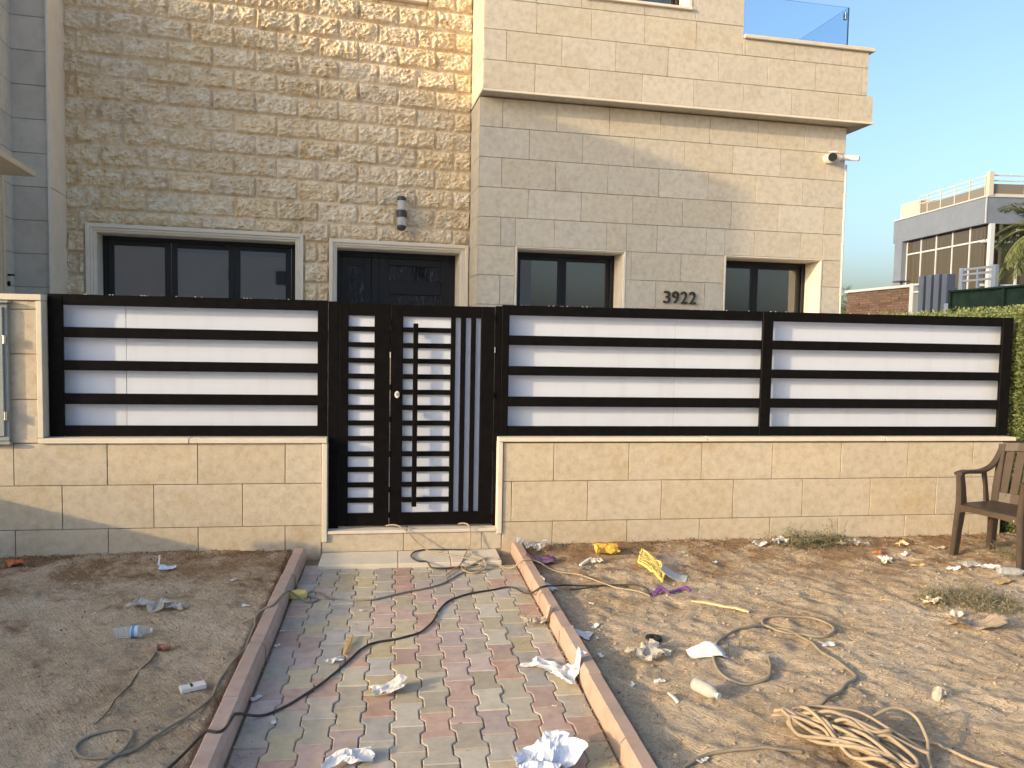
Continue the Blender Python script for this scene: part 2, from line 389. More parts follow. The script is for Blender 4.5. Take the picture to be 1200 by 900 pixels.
# ------------------------------------------------------------------ path of interlocking pavers
PX0, PX1, NCOL = -.645, .905, 12
PW = (PX1-PX0)/NCOL; PL = .211
def paver_outline(w, l, half=None):
    """I-shaped block: wide at both ends, waisted in the middle; half: -1 / 1 = straight left / right side"""
    a = w*.5+.0105; b = w*.5-.0105; g = .0022
    y0, y1 = -l/2+.0016, l/2-.0016; q = l*.25; s = .0125
    right = [(a-g, y0), (a-g, -q-s), (b-g, -q+s), (b-g, q-s), (a-g, q+s), (a-g, y1)]
    left = [(-x, y) for x, y in right[::-1]]
    if half == 1: right = [(w/2-g, y0), (w/2-g, y1)]
    if half == -1: left = [(-w/2+g, y1), (-w/2+g, y0)]
    return right+left
def paver_mesh(mat, half=None):
    ol = paver_outline(PW, PL, half); n = len(ol); c = .0045
    ins = []
    for i in range(n):
        p, q, r = Vector(ol[i-1]), Vector(ol[i]), Vector(ol[(i+1) % n])
        d1 = (q-p).normalized(); d2 = (r-q).normalized()
        n1 = Vector((-d1.y, d1.x)); n2 = Vector((-d2.y, d2.x)); bis = (n1+n2).normalized()
        k = c/max(.4, bis.dot(n1)); ins.append(q+bis*k)
    vs = [(x, y, -.055) for x, y in ol]+[(x, y, -c*.8) for x, y in ol]+[(p.x, p.y, 0) for p in ins]
    fs = [tuple(2*n+i for i in range(n))]
    for lv in range(2):
        for i in range(n): fs.append((lv*n+i, lv*n+(i+1) % n, (lv+1)*n+(i+1) % n, (lv+1)*n+i))
    mb = MB().add(vs, fs)
    return mb.build('paver', mat, me_only=True)
def build_path():
    base = MB().box(-.655, .915, 1.6, 5.9, -.098, -.012).build('path', M['sand']); struct(base)
    PM = {(k, h): paver_mesh(M[k], h) for k in ('paver_red', 'paver_grey', 'paver_yellow') for h in (None, -1, 1)}
    rnd = random.Random(5)
    for c in range(NCOL):
        cx = PX0+PW*(c+.5)
        offs = (c % 2)*PL/2      # neighbours are staggered by half a block so the wide ends fit the waists
        for r in range(15):
            y = 5.60-PL*(r+.5)-offs+PL/2
            h = -1 if c == 0 else (1 if c == NCOL-1 else None)
            # loose diagonal bands of colour
            t = (r*1.0+c*.5+rnd.uniform(-.9, .9)) % 3
            k = 'paver_red' if t < .95 else ('paver_grey' if t < 2.05 else 'paver_yellow')
            if rnd.random() < .22: k = rnd.choice(['paver_red', 'paver_grey', 'paver_grey', 'paver_yellow'])
            o = bpy.data.objects.new('paver', PM[k, h]); COL.objects.link(o); o.parent = base
            o.location = (cx, y, rnd.uniform(-.0022, .0022)); o.rotation_euler = (rnd.uniform(-.008, .008), rnd.uniform(-.010, .010), rnd.uniform(-.006, .006))
    # short make-up strip between the first pavers and the doorstep
build_path()
def build_kerbs():
    for side, lab in ((-1, 'pink kerb along the left edge of the path, in shade'), (1, 'pink kerb along the sunlit right edge of the path')):
        base = struct(bpy.data.objects.new('kerb', None)); COL.objects.link(base)
        base.location = (-.69 if side < 0 else .95, 4, 0); base['_o'] = tuple(base.location)
        y = 5.92 if side > 0 else 5.86
        rnd = random.Random(side+3)
        while y > 1.6:
            ln = .60
            xi = (-.655 if side < 0 else .915); xo = (-.745 if side < 0 else 1.000)
            top = .088+rnd.uniform(-.004, .004); j = rnd.uniform(-.004, .004)
            prof = [(xo, -.09), (xo, top-.008), (xo-.008*side, top), (xi+.022*side, top), (xi+.004*side, top-.024), (xi, -.09)]
            vs = [(x+j, yy, z) for yy in (y-ln+.003, y-.003) for x, z in prof]
            n = len(prof); fs = [(i, (i+1) % n, n+(i+1) % n, n+i) for i in range(n)]+[tuple(range(n-1, -1, -1)), tuple(range(n, 2*n))]
            if side > 0: fs = [f[::-1] for f in fs]
            MB().add(vs, fs).build('kerb_stone', M['kerb'], base)
            y -= ln
build_kerbs()

# unseen pale paving added behind the fence to bounce light onto panels and facade
struct(MB().box(-3.5, 5.2, 6.25, 9.2, .02, .17).build('yard', mat_mottled('bounce_paving', [(.55, .52, .47), (.64, .61, .56)], scale=5, bump=.2, objvar=0)))

# ------------------------------------------------------------------ fence: stone plinth, gate step, pillar
D = 5.95
FW = Wall(0, D, 0)
FX = Wall(0, D, 0)
ZROWS = [-.08, .245, .568, .875]
pl = thing('plinth_wall', (-1.5, 6.07, 0), 'low cream stone plinth wall left of the gate, shadowed along its foot', 'wall')
wall_back(FX, -4.59, -.549, -.1, .872, [], .24, M['mortar'], pl, 'wall_core')
slab_stones(FX, courses(-4.59, -.549, ZROWS, .628, [-1.445, -1.127], []), M['fence_stone'], pl, depth=.02, n0=.001, gap=.0025)
for a, b in ((-2.53, -1.5), (-1.5, -.507)):
    MB().box(a+.002, b-.002, D-.045, D+.26, .877, .915, .004).build('coping', M['cream_trim'], pl)
MB().box(-.548, -.507, D-.034, D+.25, .115, .875, .004).build('edge_trim', M['cream_trim'], pl)
pr = thing('plinth_wall', (3.0, 6.07, 0), 'long cream stone plinth wall right of the gate, fully in the sun', 'wall')
wall_back(FX, .84, 5.25, -.1, .872, [], .24, M['mortar'], pr, 'wall_core')
slab_stones(FX, courses(.84, 5.25, ZROWS, .6165, [1.248, 1.530], []), M['fence_stone'], pr, depth=.02, n0=.001, gap=.0025)
for a, b in ((.797, 2.52), (2.52, 4.1), (4.1, 5.34)):
    MB().box(a+.002, b-.002, D-.045, D+.26, .885, .918, .004).build('coping', M['cream_trim'], pr)
MB().box(.797, .838, D-.034, D+.25, .155, .883, .004).build('edge_trim', M['cream_trim'], pr)
# gate step
st = thing('gate_step', (.15, 6.0, 0), 'cream stone step under the black gate with a pale slab lying before it', 'step')
MB().box(-.549, .84, D+.001, D+.3, -.1, .171).build('step_core', M['mortar'], st)
slab_stones(FX, [(-.549, .073, .03, .172), (.073, .681, .03, .172), (.681, .838, .03, .172)], M['fence_stone'], st, name='riser_stone', depth=.016, n0=0)
for a, b in ((-.507, .10), (.10, .797)):
    MB().box(a+.002, b-.002, D-.03, D+.3, .173, .198, .004).build('sill_stone', M['cream_trim'], st)
for a, b in ((-.545, .03), (.03, .42), (.42, .80)):
    MB().box(a+.002, b-.002, 5.605, 5.94, -.02, .030, .004).build('threshold_slab', M['cream_trim'], st)

# left pillar
lp = thing('gate_pillar', (-2.9, 6.07, 0), 'cream stone fence pillar at the left edge carrying a grey meter box', 'pillar')
wall_back(FX, -4.59, -2.535, .872, 1.898, [], .24, M['mortar'], lp, 'pillar_core')
slab_stones(FX, courses(-4.59, -2.535, [.878, 1.193, 1.518, 1.835, 1.897], .62, [-2.93, -2.93], []), M['fence_stone'], lp, depth=.02, n0=.001, gap=.0025)
MB().box(-4.59, -2.492, D-.04, D+.26, 1.900, 1.943, .004).build('pillar_cap', M['cream_trim'], lp)
MB().box(-2.533, -2.494, D-.034, D+.25, .917, 1.898, .004).build('edge_trim', M['cream_trim'], lp)
# meter box
M['cab'] = mat_plain('grey_green_cabinet', (.27, .29, .28), .45, .4, var=.08)
mbx = thing('meter_box', (-3.0, D, .9), 'grey green metal meter cabinet with hinged door on the left pillar', 'meter box')
MB().box(-3.30, -2.71, D-.055, D-.022, .90, 1.875, .003).build('cabinet_body', M['cab'], mbx)
MB().box(-3.27, -2.735, D-.070, D-.0555, .935, 1.85, .004).build('cabinet_door', M['cab'], mbx)
MB().box(-3.32, -2.69, D-.085, D-.022, 1.877, 1.893, .003).build('hood', M['cab'], mbx)
MB().box(-3.32, -2.698, D-.075, D-.022, .875, .897, .003).build('bottom_flange', M['cab'], mbx)
for z in (1.62, 1.08):
    MB().tube([(-2.724, D-.074, z-.03), (-2.724, D-.074, z+.03)], .010, 8).build('hinge', M['steel'], mbx)

# ------------------------------------------------------------------ metal fence panels
YF0, YF1 = 6.0, 6.028
def metal_fence(label, x0, x1, posts, seams, ends):
    f = thing('metal_fence', ((x0+x1)/2, 6.02, .92), label, 'fence')
    zr = [(.920, .998), (1.155, 1.234), (1.403, 1.476), (1.642, 1.718), (1.876, 1.955)]
    for a, b in posts: MB().box(a, b, YF0, YF1, .919, 1.955, .003).build('post', M['black'], f)
    spans = []
    for (pa, pb), (qa, qb) in zip(posts[:-1], posts[1:]): spans.append((pb, qa))
    for a, b in spans:
        for z0, z1 in zr: MB().box(a+.0005, b-.0005, YF0+.002, YF1-.002, z0, z1, .003).build('rail', M['black'], f)
    xs = [x0+.05]+seams+[x1-.05]
    for a, b in zip(xs[:-1], xs[1:]):
        MB().box(a+.002, b-.002, YF0+.084, YF0+.09, .935, 1.94, .001).build('panel', M['white_panel'], f)
    # spatter of white weld dots along the top rail
    rnd = random.Random(int(x0*10)); mb = MB()
    for _ in range(int((x1-x0)*9)):
        x = rnd.uniform(x0+.1, x1-.1); s = rnd.uniform(.0015, .0038)
        mb.box(x-s, x+s*1.5, YF0-.001, YF0+.004, 1.9545, 1.9545+s*1.2)
    stuff(mb.build('weld_spatter', M['white_trim'], f))
    return f
metal_fence('black metal fence with four white strips between left pillar and gate', -2.491, -.517, [(-2.489, -2.391), (-.590, -.515)], [-1.985], None)
metal_fence('long black metal fence of two white striped bays right of the gate', .822, 5.335, [(.823, .882), (3.006, 3.098), (5.232, 5.333)], [2.285, 3.052], None)
pp_ = thing('fence_post', (5.30, 6.12, 0), 'thin black post standing behind the right end of the fence', 'post')
MB().box(5.275, 5.335, 6.20, 6.26, -.05, 1.94, .003).build('post_tube', M['black'], pp_)

# ------------------------------------------------------------------ gate
def build_gate():
    g = thing('gate', (.15, 6.02, .2), 'black metal pedestrian gate with white panels and small round lock', 'gate')
    bl = M['black']
    MB().box(-.511, -.432, YF0+.004, YF1+.02, .200, 1.950, .003).build('gate_post', bl, g)
    MB().box(.772, .821, YF0+.004, YF1+.02, .200, 1.945, .003).build('gate_post', bl, g)
    OH, PITCH_, ZT = .0825, .1208, 1.847
    zb = ZT-12*PITCH_-OH
    # fixed side leaf
    lf = sub_empty('side_leaf', g); lf['label'] = 'narrow fixed leaf with a ladder of thirteen white slots'
    for a, b in ((-.430, -.360), (-.165, -.046)):
        MB().box(a, b, YF0, YF1, .215, 1.942, .003).build('stile', bl, lf)
    MB().box(-.3595, -.1655, YF0+.001, YF1-.001, ZT, 1.941, .002).build('top_rail', bl, lf)
    MB().box(-.3595, -.1655, YF0+.001, YF1-.001, .216, zb, .002).build('bottom_rail', bl, lf)
    for i in range(12):
        z1 = ZT-i*PITCH_-OH; MB().box(-.3595, -.1655, YF0+.003, YF1-.003, z1-(PITCH_-OH), z1, .002).build('bar', bl, lf)
    MB().box(-.39, -.13, YF0+.034, YF0+.038, .25, 1.9).build('panel', M['white_panel'], lf)
    # opening leaf
    rf = sub_empty('gate_leaf', g); rf['label'] = 'opening leaf with slots, tall pull bar and three white stripes'
    for a, b in ((-.040, .054), (.662, .766)):
        MB().box(a, b, YF0, YF1, .215, 1.938, .003).build('stile', bl, rf)
    MB().box(.0545, .6615, YF0+.001, YF1-.001, ZT, 1.937, .002).build('top_rail', bl, rf)
    MB().box(.0545, .6615, YF0+.001, YF1-.001, .216, zb, .002).build('bottom_rail', bl, rf)
    MB().box(.422, .459, YF0+.002, YF1-.002, zb+.0005, ZT-.0005, .002).build('upright_bar', bl, rf)
    for a, b in ((.499, .539), (.579, .618)):
        MB().box(a, b, YF0+.002, YF1-.002, zb+.0005, ZT-.0005, .002).build('upright_bar', bl, rf)
    MB().box(.657, .6615, YF0+.002, YF1-.002, zb+.0005, ZT-.0005).build('upright_bar', bl, rf)
    for i in range(12):
        z1 = ZT-i*PITCH_-OH; MB().box(.0545, .4215, YF0+.003, YF1-.003, z1-(PITCH_-OH), z1, .002).build('bar', bl, rf)
    MB().box(.02, .70, YF0+.034, YF0+.038, .25, 1.9).build('panel', M['white_panel'], rf)
    mb = MB().box(.130, .168, YF0-.045, YF0-.018, .370, 1.795, .004)
    for z in (.45, 1.1, 1.72): mb.box(.140, .158, YF0-.0185, YF0+.0035, z-.02, z+.02)
    mb.build('pull_bar', bl, rf)
    lk = MB(); c = Vector((.012, YF0-.002, 1.243)); n = 20
    ring = lambda y, s: [(c.x+.019*s*math.cos(2*pi*k/n), y, c.z+.027*s*math.sin(2*pi*k/n)) for k in range(n)]
    lk.add(ring(YF0+.001, 1)+ring(YF0-.008, 1)+ring(YF0-.011, .8), [tuple(range(2*n, 3*n))]+[(a*n+k, a*n+(k+1) % n, (a+1)*n+(k+1) % n, (a+1)*n+k) for a in range(2) for k in range(n)])
    lk.build('lock', M['white_trim'], rf, smooth=False)
    MB().tube([(c.x, YF0-.010, c.z+.004), (c.x, YF0-.016, c.z+.004)], .010, 14).build('lock_cylinder', M['steel'], rf)
    # bare-metal scuffs and hinge knuckles at the joints of the leaves
    for x, zs in ((-.043, (1.80, 1.55, 1.30, 1.05, .78, .50, .30)), (.769, (1.85, 1.60, 1.24, .82, .27))):
        for z in zs: MB().tube([(x, YF0-.002, z-.022), (x, YF0-.002, z+.022)], .0045, 8).build('hinge', bl if z != zs[1] else M['steel'], g)
build_gate()

# ------------------------------------------------------------------ house
hs = thing('house', (.85, 9.0, 0), 'two storey villa faced in rough and smooth cream limestone behind the fence', 'house')
aS, aR = .0637, .1257
TS = Wall(.8760, 8.4611, aS)      # smooth lower block
TU = Wall(.8866, 8.2830, aS)      # overhanging upper storey
TR = Wall(.8489, 9.0278, aR)      # rough split-face wall
TG = Wall(-3.2696, 7.9701, aR)    # grey side block at the left
def window(T, u0, u1, z0, z1, rec, muls, name='window', trim=None, mat_trim='trim', sash=.055, lbl=None, open_reveal=True):
    """frame, panes, reveals; (u0..u1, z0..z1) is the clear opening"""
    w = sub_empty(name, hs)
    if lbl: w['label'] = lbl
    # reveal lining
    mb = MB(); t = .012
    mb.box(u0, u0+t, -rec-.06, .003, z0, z1, T=T); mb.box(u1-t, u1, -rec-.06, .003, z0, z1, T=T)
    mb.box(u0+t, u1-t, -rec-.06, .003, z1-t, z1, T=T); mb.box(u0+t, u1-t, -rec-.06, .003, z0, z0+t, T=T); flip(mb)
    mb.build('reveal', M[mat_trim], w)
    a, b, c, d = u0+t, u1-t, z0+t, z1-t
    fr = .045; mb = MB()
    mb.box(a, a+fr, -rec-.05, -rec, c, d, .003, T=T); mb.box(b-fr, b, -rec-.05, -rec, c, d, .003, T=T)
    mb.box(a+fr, b-fr, -rec-.049, -rec-.001, d-fr, d, .003, T=T); mb.box(a+fr, b-fr, -rec-.049, -rec-.001, c, c+fr, .003, T=T); flip(mb)
    mb.build('frame', M['black_win'], w)
    xs = [a+fr]+[x for x in muls]+[b-fr]
    for i, (p, q) in enumerate(zip(xs[:-1], xs[1:])):
        mb = MB(); s = sash; yo = -rec-.012-(.018 if i % 2 else 0)
        mb.box(p+.001, p+s, yo-.035, yo, c+fr, d-fr, .003, T=T); mb.box(q-s, q-.001, yo-.035, yo, c+fr, d-fr, .003, T=T)
        mb.box(p+s, q-s, yo-.034, yo-.001, d-fr-s*.8, d-fr-.001, .003, T=T); mb.box(p+s, q-s, yo-.034, yo-.001, c+fr+.001, c+fr+s, .003, T=T); flip(mb)
        mb.build('sash', M['black_win'], w)
        mb = MB(); mb.box(p+s, q-s, yo-.024, yo-.012, c+fr+s, d-fr-s*.8, T=T); flip(mb); mb.build('pane', M['glass'], w)
    return w
# openings
S_holes = [(.435, 1.69, .9, 2.695), (2.955, 4.20, .9, 2.700)]
R_holes_clear = [(-3.95, -1.955, .95, 2.713), (-1.535, -.112, .30, 2.678)]
R_trim = [(-4.035, -1.885, .9, 2.790), (-1.608, -.032, .2, 2.758)]
U_holes = [(1.10, 2.30, 5.405, 6.9)]
RT_hole = (-2.0, -.60, 5.46, 7.0)
WT = .16
# --- lower smooth block
Zs = [-.19, .13, .452, .774, 1.096, 1.418, 1.74, 2.063, 2.385, 2.705, 3.018, 3.338, 3.66, 3.985, 4.298]
wall_back(TS, 0, 4.475, -.2, 4.30, S_holes, WT, M['mortar_dark'], hs, 'smooth_wall')
slab_stones(TS, courses(0, 4.475, Zs, .612, [.552, .248], [(h[0]-.022, h[1]+.022, h[2], h[3]+.016) for h in S_holes]), M['smooth'], hs, name='smooth_stone')
for h, mu in ((S_holes[0], [1.045]), (S_holes[1], [3.505])):
    w = window(TS, h[0], h[1], h[2], h[3], .27, mu, lbl=None)
    mb = MB(); t = .020
    mb.box(h[0]-t, h[0], .0, .027, h[2], h[3]+.014, .002, T=TS); mb.box(h[1], h[1]+t, .0, .027, h[2], h[3]+.014, .002, T=TS); mb.box(h[0], h[1], .0, .026, h[3], h[3]+.014, .002, T=TS); flip(mb)
    mb.build('window_trim', M['trim'], w)
# return of the smooth block back to the rough wall (faces left)
TRet = Wall(*(TS(0, 0, 0)+TS.nn*(-.62)).xy, 0); 
TRet.o = TS(0, -.66, 0); TRet.d = TS.nn.copy(); TRet.nn = -TS.d
slab_stones(TRet, courses(0, .682, Zs, .612, [.30, .55], []), M['smooth'], hs, name='return_stone', depth=.006, n0=.0)
# --- right flank and back of the lower block (seen from the side only)
mb = MB(); mb.box(4.33, 4.474, -4.5, -WT, -.2, 4.299, T=TS); mb.box(0.02, .14, -4.5, -WT, -.2, 4.299, T=TS); mb.box(.0, 4.474, -4.7, -4.5, -.2, 8.4, T=TS); flip(mb)
mb.build('flank_wall', M['smooth'], hs)
# --- overhang soffit and trim
mb = MB(); mb.box(-.012, 4.69, -4.3, -.004, 4.309, 4.330, T=TU); flip(mb); mb.build('soffit', M['smooth'], hs)
mb = MB(); mb.box(-.016, 4.70, -.003, .030, 4.308, 4.332, .003, T=TU); flip(mb); mb.build('soffit_trim', M['trim'], hs)
# --- upper block
ZU = [4.333, 4.632, 4.951, 5.268, 5.588, 5.91, 6.23, 6.55, 6.87, 7.19, 7.51, 7.83, 8.15]
U_cap = [(2.98, 9, 5.135, 9)]
wall_back(TU, 0, 2.975, 4.333, 8.4, U_holes, WT, M['mortar_dark'], hs, 'upper_wall')
mb = MB(); mb.box(2.976, 4.60, -WT, -.001, 4.333, 5.134, T=TU); mb.box(4.46, 4.60, -4.3, -WT-.001, 4.333, 5.134, T=TU); flip(mb); mb.build('parapet_wall', M['mortar_dark'], hs)
rects = courses(0, 4.605, ZU, .612, [.558, .241, .568], U_cap+[(U_holes[0][0]-.04, U_holes[0][1]+.04, U_holes[0][2]-.03, 9)])
rects = [(a, b, c, d) for r in rects for (a, b, c, d) in ([(r[0], 2.973, r[2], r[3]), (2.977, r[1], r[2], r[3])] if (r[0] < 2.95 < 3.0 < r[1] and r[2] > 4.9) else [r])]
rects = [r if not (r[2] < 4.34 and r[1] > 4.6) else (r[0], 4.69, r[2], r[3]) for r in rects]
slab_stones(TU, rects, M['smooth'], hs, name='upper_stone')
TUr = Wall(0, 0, 0); TUr.o = TU(0, -.86, 0); TUr.d = TU.nn.copy(); TUr.nn = -TU.d
slab_stones(TUr, courses(0, .882, ZU, .612, [.30, .58], []), M['smooth'], hs, name='return_stone', depth=.006, n0=.0)
mb = MB(); mb.box(.012, .14, -4.3, -WT, 4.333, 8.4, T=TU); mb.box(2.84, 2.974, -4.3, -WT-.001, 4.333, 8.4, T=TU); flip(mb); mb.build('flank_wall', M['smooth'], hs)
mb = MB(); mb.box(2.985, 4.668, -.19, .055, 5.137, 5.180, .006, T=TU); mb.box(4.44, 4.668, -4.3, -.1905, 5.137, 5.180, .006, T=TU); flip(mb); mb.build('parapet_coping', M['cream_trim'], hs)
mb = MB(); mb.box(2.976, 4.59, -4.3, -WT, 4.34, 4.55, T=TU); flip(mb); mb.build('terrace_slab', M['trim'], hs)
# glass balustrade
gb = sub_empty('balustrade', hs)
mb = MB(); mb.box(2.985, 4.365, -.058, -.046, 5.182, 5.652, T=TU); flip(mb); mb.build('glass_pane', M['rail_glass'], gb)
mb = MB(); mb.box(4.353, 4.365, -3.6, -.060, 5.182, 5.652, T=TU); flip(mb); mb.build('glass_pane', M['rail_glass'], gb)
mb = MB(); mb.box(4.320, 4.352, -.10, -.0595, 5.52, 5.60, .003, T=TU); flip(mb); mb.build('glass_clamp', M['steel'], gb)
# upper windows (only their sills and lower edges are in view)
w = window(TU, 1.10, 2.30, 5.405, 6.9, .20, [1.70])
mb = MB(); mb.box(1.06, 2.34, 0, .055, 5.372, 5.404, .005, T=TU); mb.box(1.06, 1.10, 0, .03, 5.406, 6.94, .003, T=TU); mb.box(2.30, 2.34, 0, .03, 5.406, 6.94, .003, T=TU); flip(mb); mb.build('window_trim', M['trim'], w)

# --- rough wall
ZR = [2.93+.2225*k for k in range(-7, 19)]
wall_back(TR, -4.235, 0.0, -.2, 8.2, [(h[0], h[1], h[2], h[3]) for h in R_holes_clear]+[RT_hole], WT, M['mortar'], hs, 'rough_wall')
def rough_stones():
    rects = courses(-4.235, -.012, ZR, .4325, [-.218, -.434], R_trim+[(RT_hole[0]-.05, RT_hole[1]+.05, RT_hole[2]-.05, 9)])
    rnd = random.Random(11)
    big = []
    for (a, b, c, d) in rects:
        # merge decisions are left to the courses; stones above the picture are coarser
        hi = c > 6.0 or d < 1.3
        g = .0014
        a2, b2, c2, d2 = a+g, b-g, c+g, d-g
        nu = max(3, int((b2-a2)/(.10 if hi else .0105))); nz = max(2, int((d2-c2)/(.08 if hi else .0105)))
        sx, sz = rnd.uniform(-50, 50), rnd.uniform(-50, 50); amp = rnd.uniform(.75, 1.25); tilt = rnd.uniform(-.012, .012)
        vs = []; fs = []
        for j in range(nz+1):
            for i in range(nu+1):
                fu, fz = i/nu, j/nz; u = a2+(b2-a2)*fu; z = c2+(d2-c2)*fz
                e = min(fu*(b2-a2), (1-fu)*(b2-a2), fz*(d2-c2), (1-fz)*(d2-c2)); k = min(1, e/.011)
                k = k*k*(3-2*k)
                p = Vector((u*7+sx, z*8.5+sz, 0))
                r1 = noise.noise(p); r2 = 1-abs(noise.noise(p*1.9+Vector((5, 2, 1)))); r3 = noise.noise(p*4.6); r4 = noise.noise(p*9.5); r5 = 1-abs(noise.noise(p*4.1+Vector((1, 8, 4))))
                mg = .022+.016*noise.noise(Vector((u*14+sx, z*14, 2)))
                k = min(1, max(0, (e-.004)/max(.004, mg))); k = k*k*(3-2*k)
                # split face: a broken mass standing out of flat margins
                h = amp*(.008+.016*(1-((fz-.42)/.5)**2)+.024*r1+.032*(r2-.6)+.018*(r5-.6)+.013*r3)+tilt*(fz-.5)*2
                st_ = .011; h = .45*h+.55*(math.floor(h/st_)*st_+st_*min(1, ((h/st_) % 1)*3.0))
                n = .0010+k*max(.001, h)+.0045*r4*(.35+.65*k)
                n = max(.0008, n) if e > 1e-6 else .0012
                vs.append(TR(u, n, z))
        for j in range(nz):
            for i in range(nu):
                q = j*(nu+1)+i; fs.append((q, q+1, q+nu+2, q+nu+1))
        # sides down to the mortar
        rim = [i for i in range(nu+1)]+[j*(nu+1)+nu for j in range(1, nz+1)]+[nz*(nu+1)+i for i in range(nu-1, -1, -1)]+[j*(nu+1) for j in range(nz-1, 0, -1)]
        o = len(vs)
        for q in rim:
            i, j = q % (nu+1), q//(nu+1); vs.append(TR(a2+(b2-a2)*i/nu, -.002, c2+(d2-c2)*j/nz))
        L_ = len(rim)
        for k in range(L_): fs.append((rim[k], o+k, o+(k+1) % L_, rim[(k+1) % L_]))
        mb = MB().add(vs, fs); mb.build('rough_stone', M['rough'], hs)
rough_stones()
def moulding(u0, u1, z1, z0, parent):
    """stepped stone surround, outer size u0..u1, top z1"""
    for i, (o, w, n) in enumerate(((0, .040, .050), (.040, .026, .034), (.066, .019, .020))):
        mb = MB()
        mb.box(u0+o, u0+o+w, -.01, n, z0, z1-o, .004, T=TR); mb.box(u1-o-w, u1-o, -.01, n, z0, z1-o, .004, T=TR)
        mb.box(u0+o+w, u1-o-w, -.01, n-.0005, z1-o-w, z1-o, .004, T=TR); flip(mb)
        mb.build('surround', M['trim'], parent)
w = window(TR, -3.95, -1.955, .95, 2.713, .25, [-3.27, -2.62], sash=.062)
moulding(-4.035, -1.885, 2.790, .9, w)
# front door
dr = sub_empty('front_door', hs)
moulding(-1.608, -.032, 2.758, .25, dr)
mb = MB(); t = .012
mb.box(-1.535, -1.523, -.33, .002, .30, 2.678, T=TR); mb.box(-.124, -.112, -.33, .002, .30, 2.678, T=TR); mb.box(-1.523, -.124, -.33, .002, 2.666, 2.678, T=TR); flip(mb)
mb.build('reveal', M['trim'], dr)
bw = M['black_win']
mb = MB(); mb.box(-1.523, -1.46, -.33, -.265, .30, 2.666, .004, T=TR); mb.box(-.187, -.124, -.33, -.265, .30, 2.666, .004, T=TR); mb.box(-1.46, -.187, -.329, -.266, 2.60, 2.666, .004, T=TR); mb.box(-1.115, -1.03, -.329, -.262, .30, 2.60, .004, T=TR); flip(mb); mb.build('door_frame', bw, dr)
mb = MB(); mb.box(-1.46, -1.38, -.32, -.275, .30, 2.60, .003, T=TR); mb.box(-1.20, -1.115, -.32, -.275, .30, 2.60, .003, T=TR); mb.box(-1.38, -1.20, -.319, -.276, 2.50, 2.60, .003, T=TR); flip(mb); mb.build('side_light', bw, dr)
mb = MB(); mb.box(-1.38, -1.20, -.31, -.295, .35, 2.50, T=TR); flip(mb); mb.build('pane', M['door_glass'], dr)
mb = MB(); mb.box(-1.03, -.92, -.32, -.27, .30, 2.60, .003, T=TR); mb.box(-.30, -.187, -.32, -.27, .30, 2.60, .003, T=TR)
for z0, z1 in ((2.515, 2.60), (2.18, 2.345), (1.5, 1.6)): mb.box(-.92, -.30, -.319, -.262, z0, z1, .006, T=TR)
flip(mb); mb.build('door_leaf', bw, dr)
for z0, z1 in ((2.345, 2.515), (1.6, 2.18)):
    mb = MB(); mb.box(-.92, -.30, -.31, -.295, z0, z1, T=TR); flip(mb); mb.build('pane', M['door_glass'], dr)
# upper window of the rough wall
w = window(TR, RT_hole[0], RT_hole[1], RT_hole[2], RT_hole[3], .22, [-1.3])
mb = MB(); mb.box(RT_hole[0]-.05, RT_hole[1]+.05, 0, .065, RT_hole[2]-.035, RT_hole[2], .006, T=TR); mb.box(RT_hole[1], RT_hole[1]+.05, 0, .045, RT_hole[2]+.001, 7.05, .004, T=TR); mb.box(RT_hole[0]-.05, RT_hole[0], 0, .045, RT_hole[2]+.001, 7.05, .004, T=TR); flip(mb); mb.build('window_sill', M['trim'], w)

# --- grey side block and the wing that comes forward at the left
ZG = [-.25+.3135*k for k in range(27)]
dz = 4.290-min(ZG, key=lambda z: abs(z-4.290)); ZG = [z+dz for z in ZG if z+dz < 5.34]
wall_back(TG, -.31, .0, -.2, 5.33, [], .62, M['mortar_dark'], hs, 'side_wall')
slab_stones(TG, courses(-.31, -.004, ZG, .9, [.3], []), M['grey_stone'], hs, name='side_stone', depth=.014)
TGr = Wall(0, 0, 0); TGr.o = TG(.0, .016, 0); TGr.d = -TG.nn; TGr.nn = TG.d.copy()
slab_stones(TGr, [(0.001, .55, z, z+1.9) for z in (-.9, 1.0+.137*0, 3.037, 4.937, 6.837)][:0]+[(0.0, .60, -.2, 1.14), (0.0, .60, 1.14, 3.04), (0.0, .60, 3.04, 4.94), (0.0, .60, 4.94, 5.33)], M['trim'], hs, name='corner_panel', depth=.012, n0=.0005)
mb = MB(); mb.box(-.006, .012, .014, .040, -.2, 5.33, .003, T=TG); flip(mb); mb.build('corner_bead', M['white_trim'], hs)
# forward wing: its right face starts at TG u = -.31 and runs towards the street
WING_F = 7.05
TW = Wall(0, 0, 0); TW.o = TG(-.311, 0, 0); TW.d = TG.nn.copy(); TW.nn = TG.d.copy()
LW = (TW.o.y-WING_F)/(-TW.d.y)
Zroof = 5.40
mb = MB(); mb.box(0, LW, -5.0, -.001, -.2, Zroof, T=TW); mb.build('wing_core', M['mortar_dark'], hs)
TWF = Wall(0, 0, 0); TWF.o = TW(LW, 0, 0); TWF.d = -TW.nn; TWF.nn = TW.d.copy()
for (a, b, c, d) in courses(.0, 5.0, [z for z in ZG if z < Zroof-.1], .62, [.31, .62], []):
    mb = MB(); mb.box(a+.002, b-.002, .001, .013, c+.002, d-.002, .0025, T=TWF); mb.build('wing_stone', M['grey_stone'], hs)
rects = courses(.012, LW, [z for z in ZG if z < Zroof-.1], .62, [.21, .52], [(.30, 1.15, .9, 3.12)])
for (a, b, c, d) in rects:
    mb = MB(); mb.box(a+.002, b-.002, 0, .012, c+.002, d-.002, .0025, T=TW); mb.build('wing_stone', M['grey_stone'], hs)
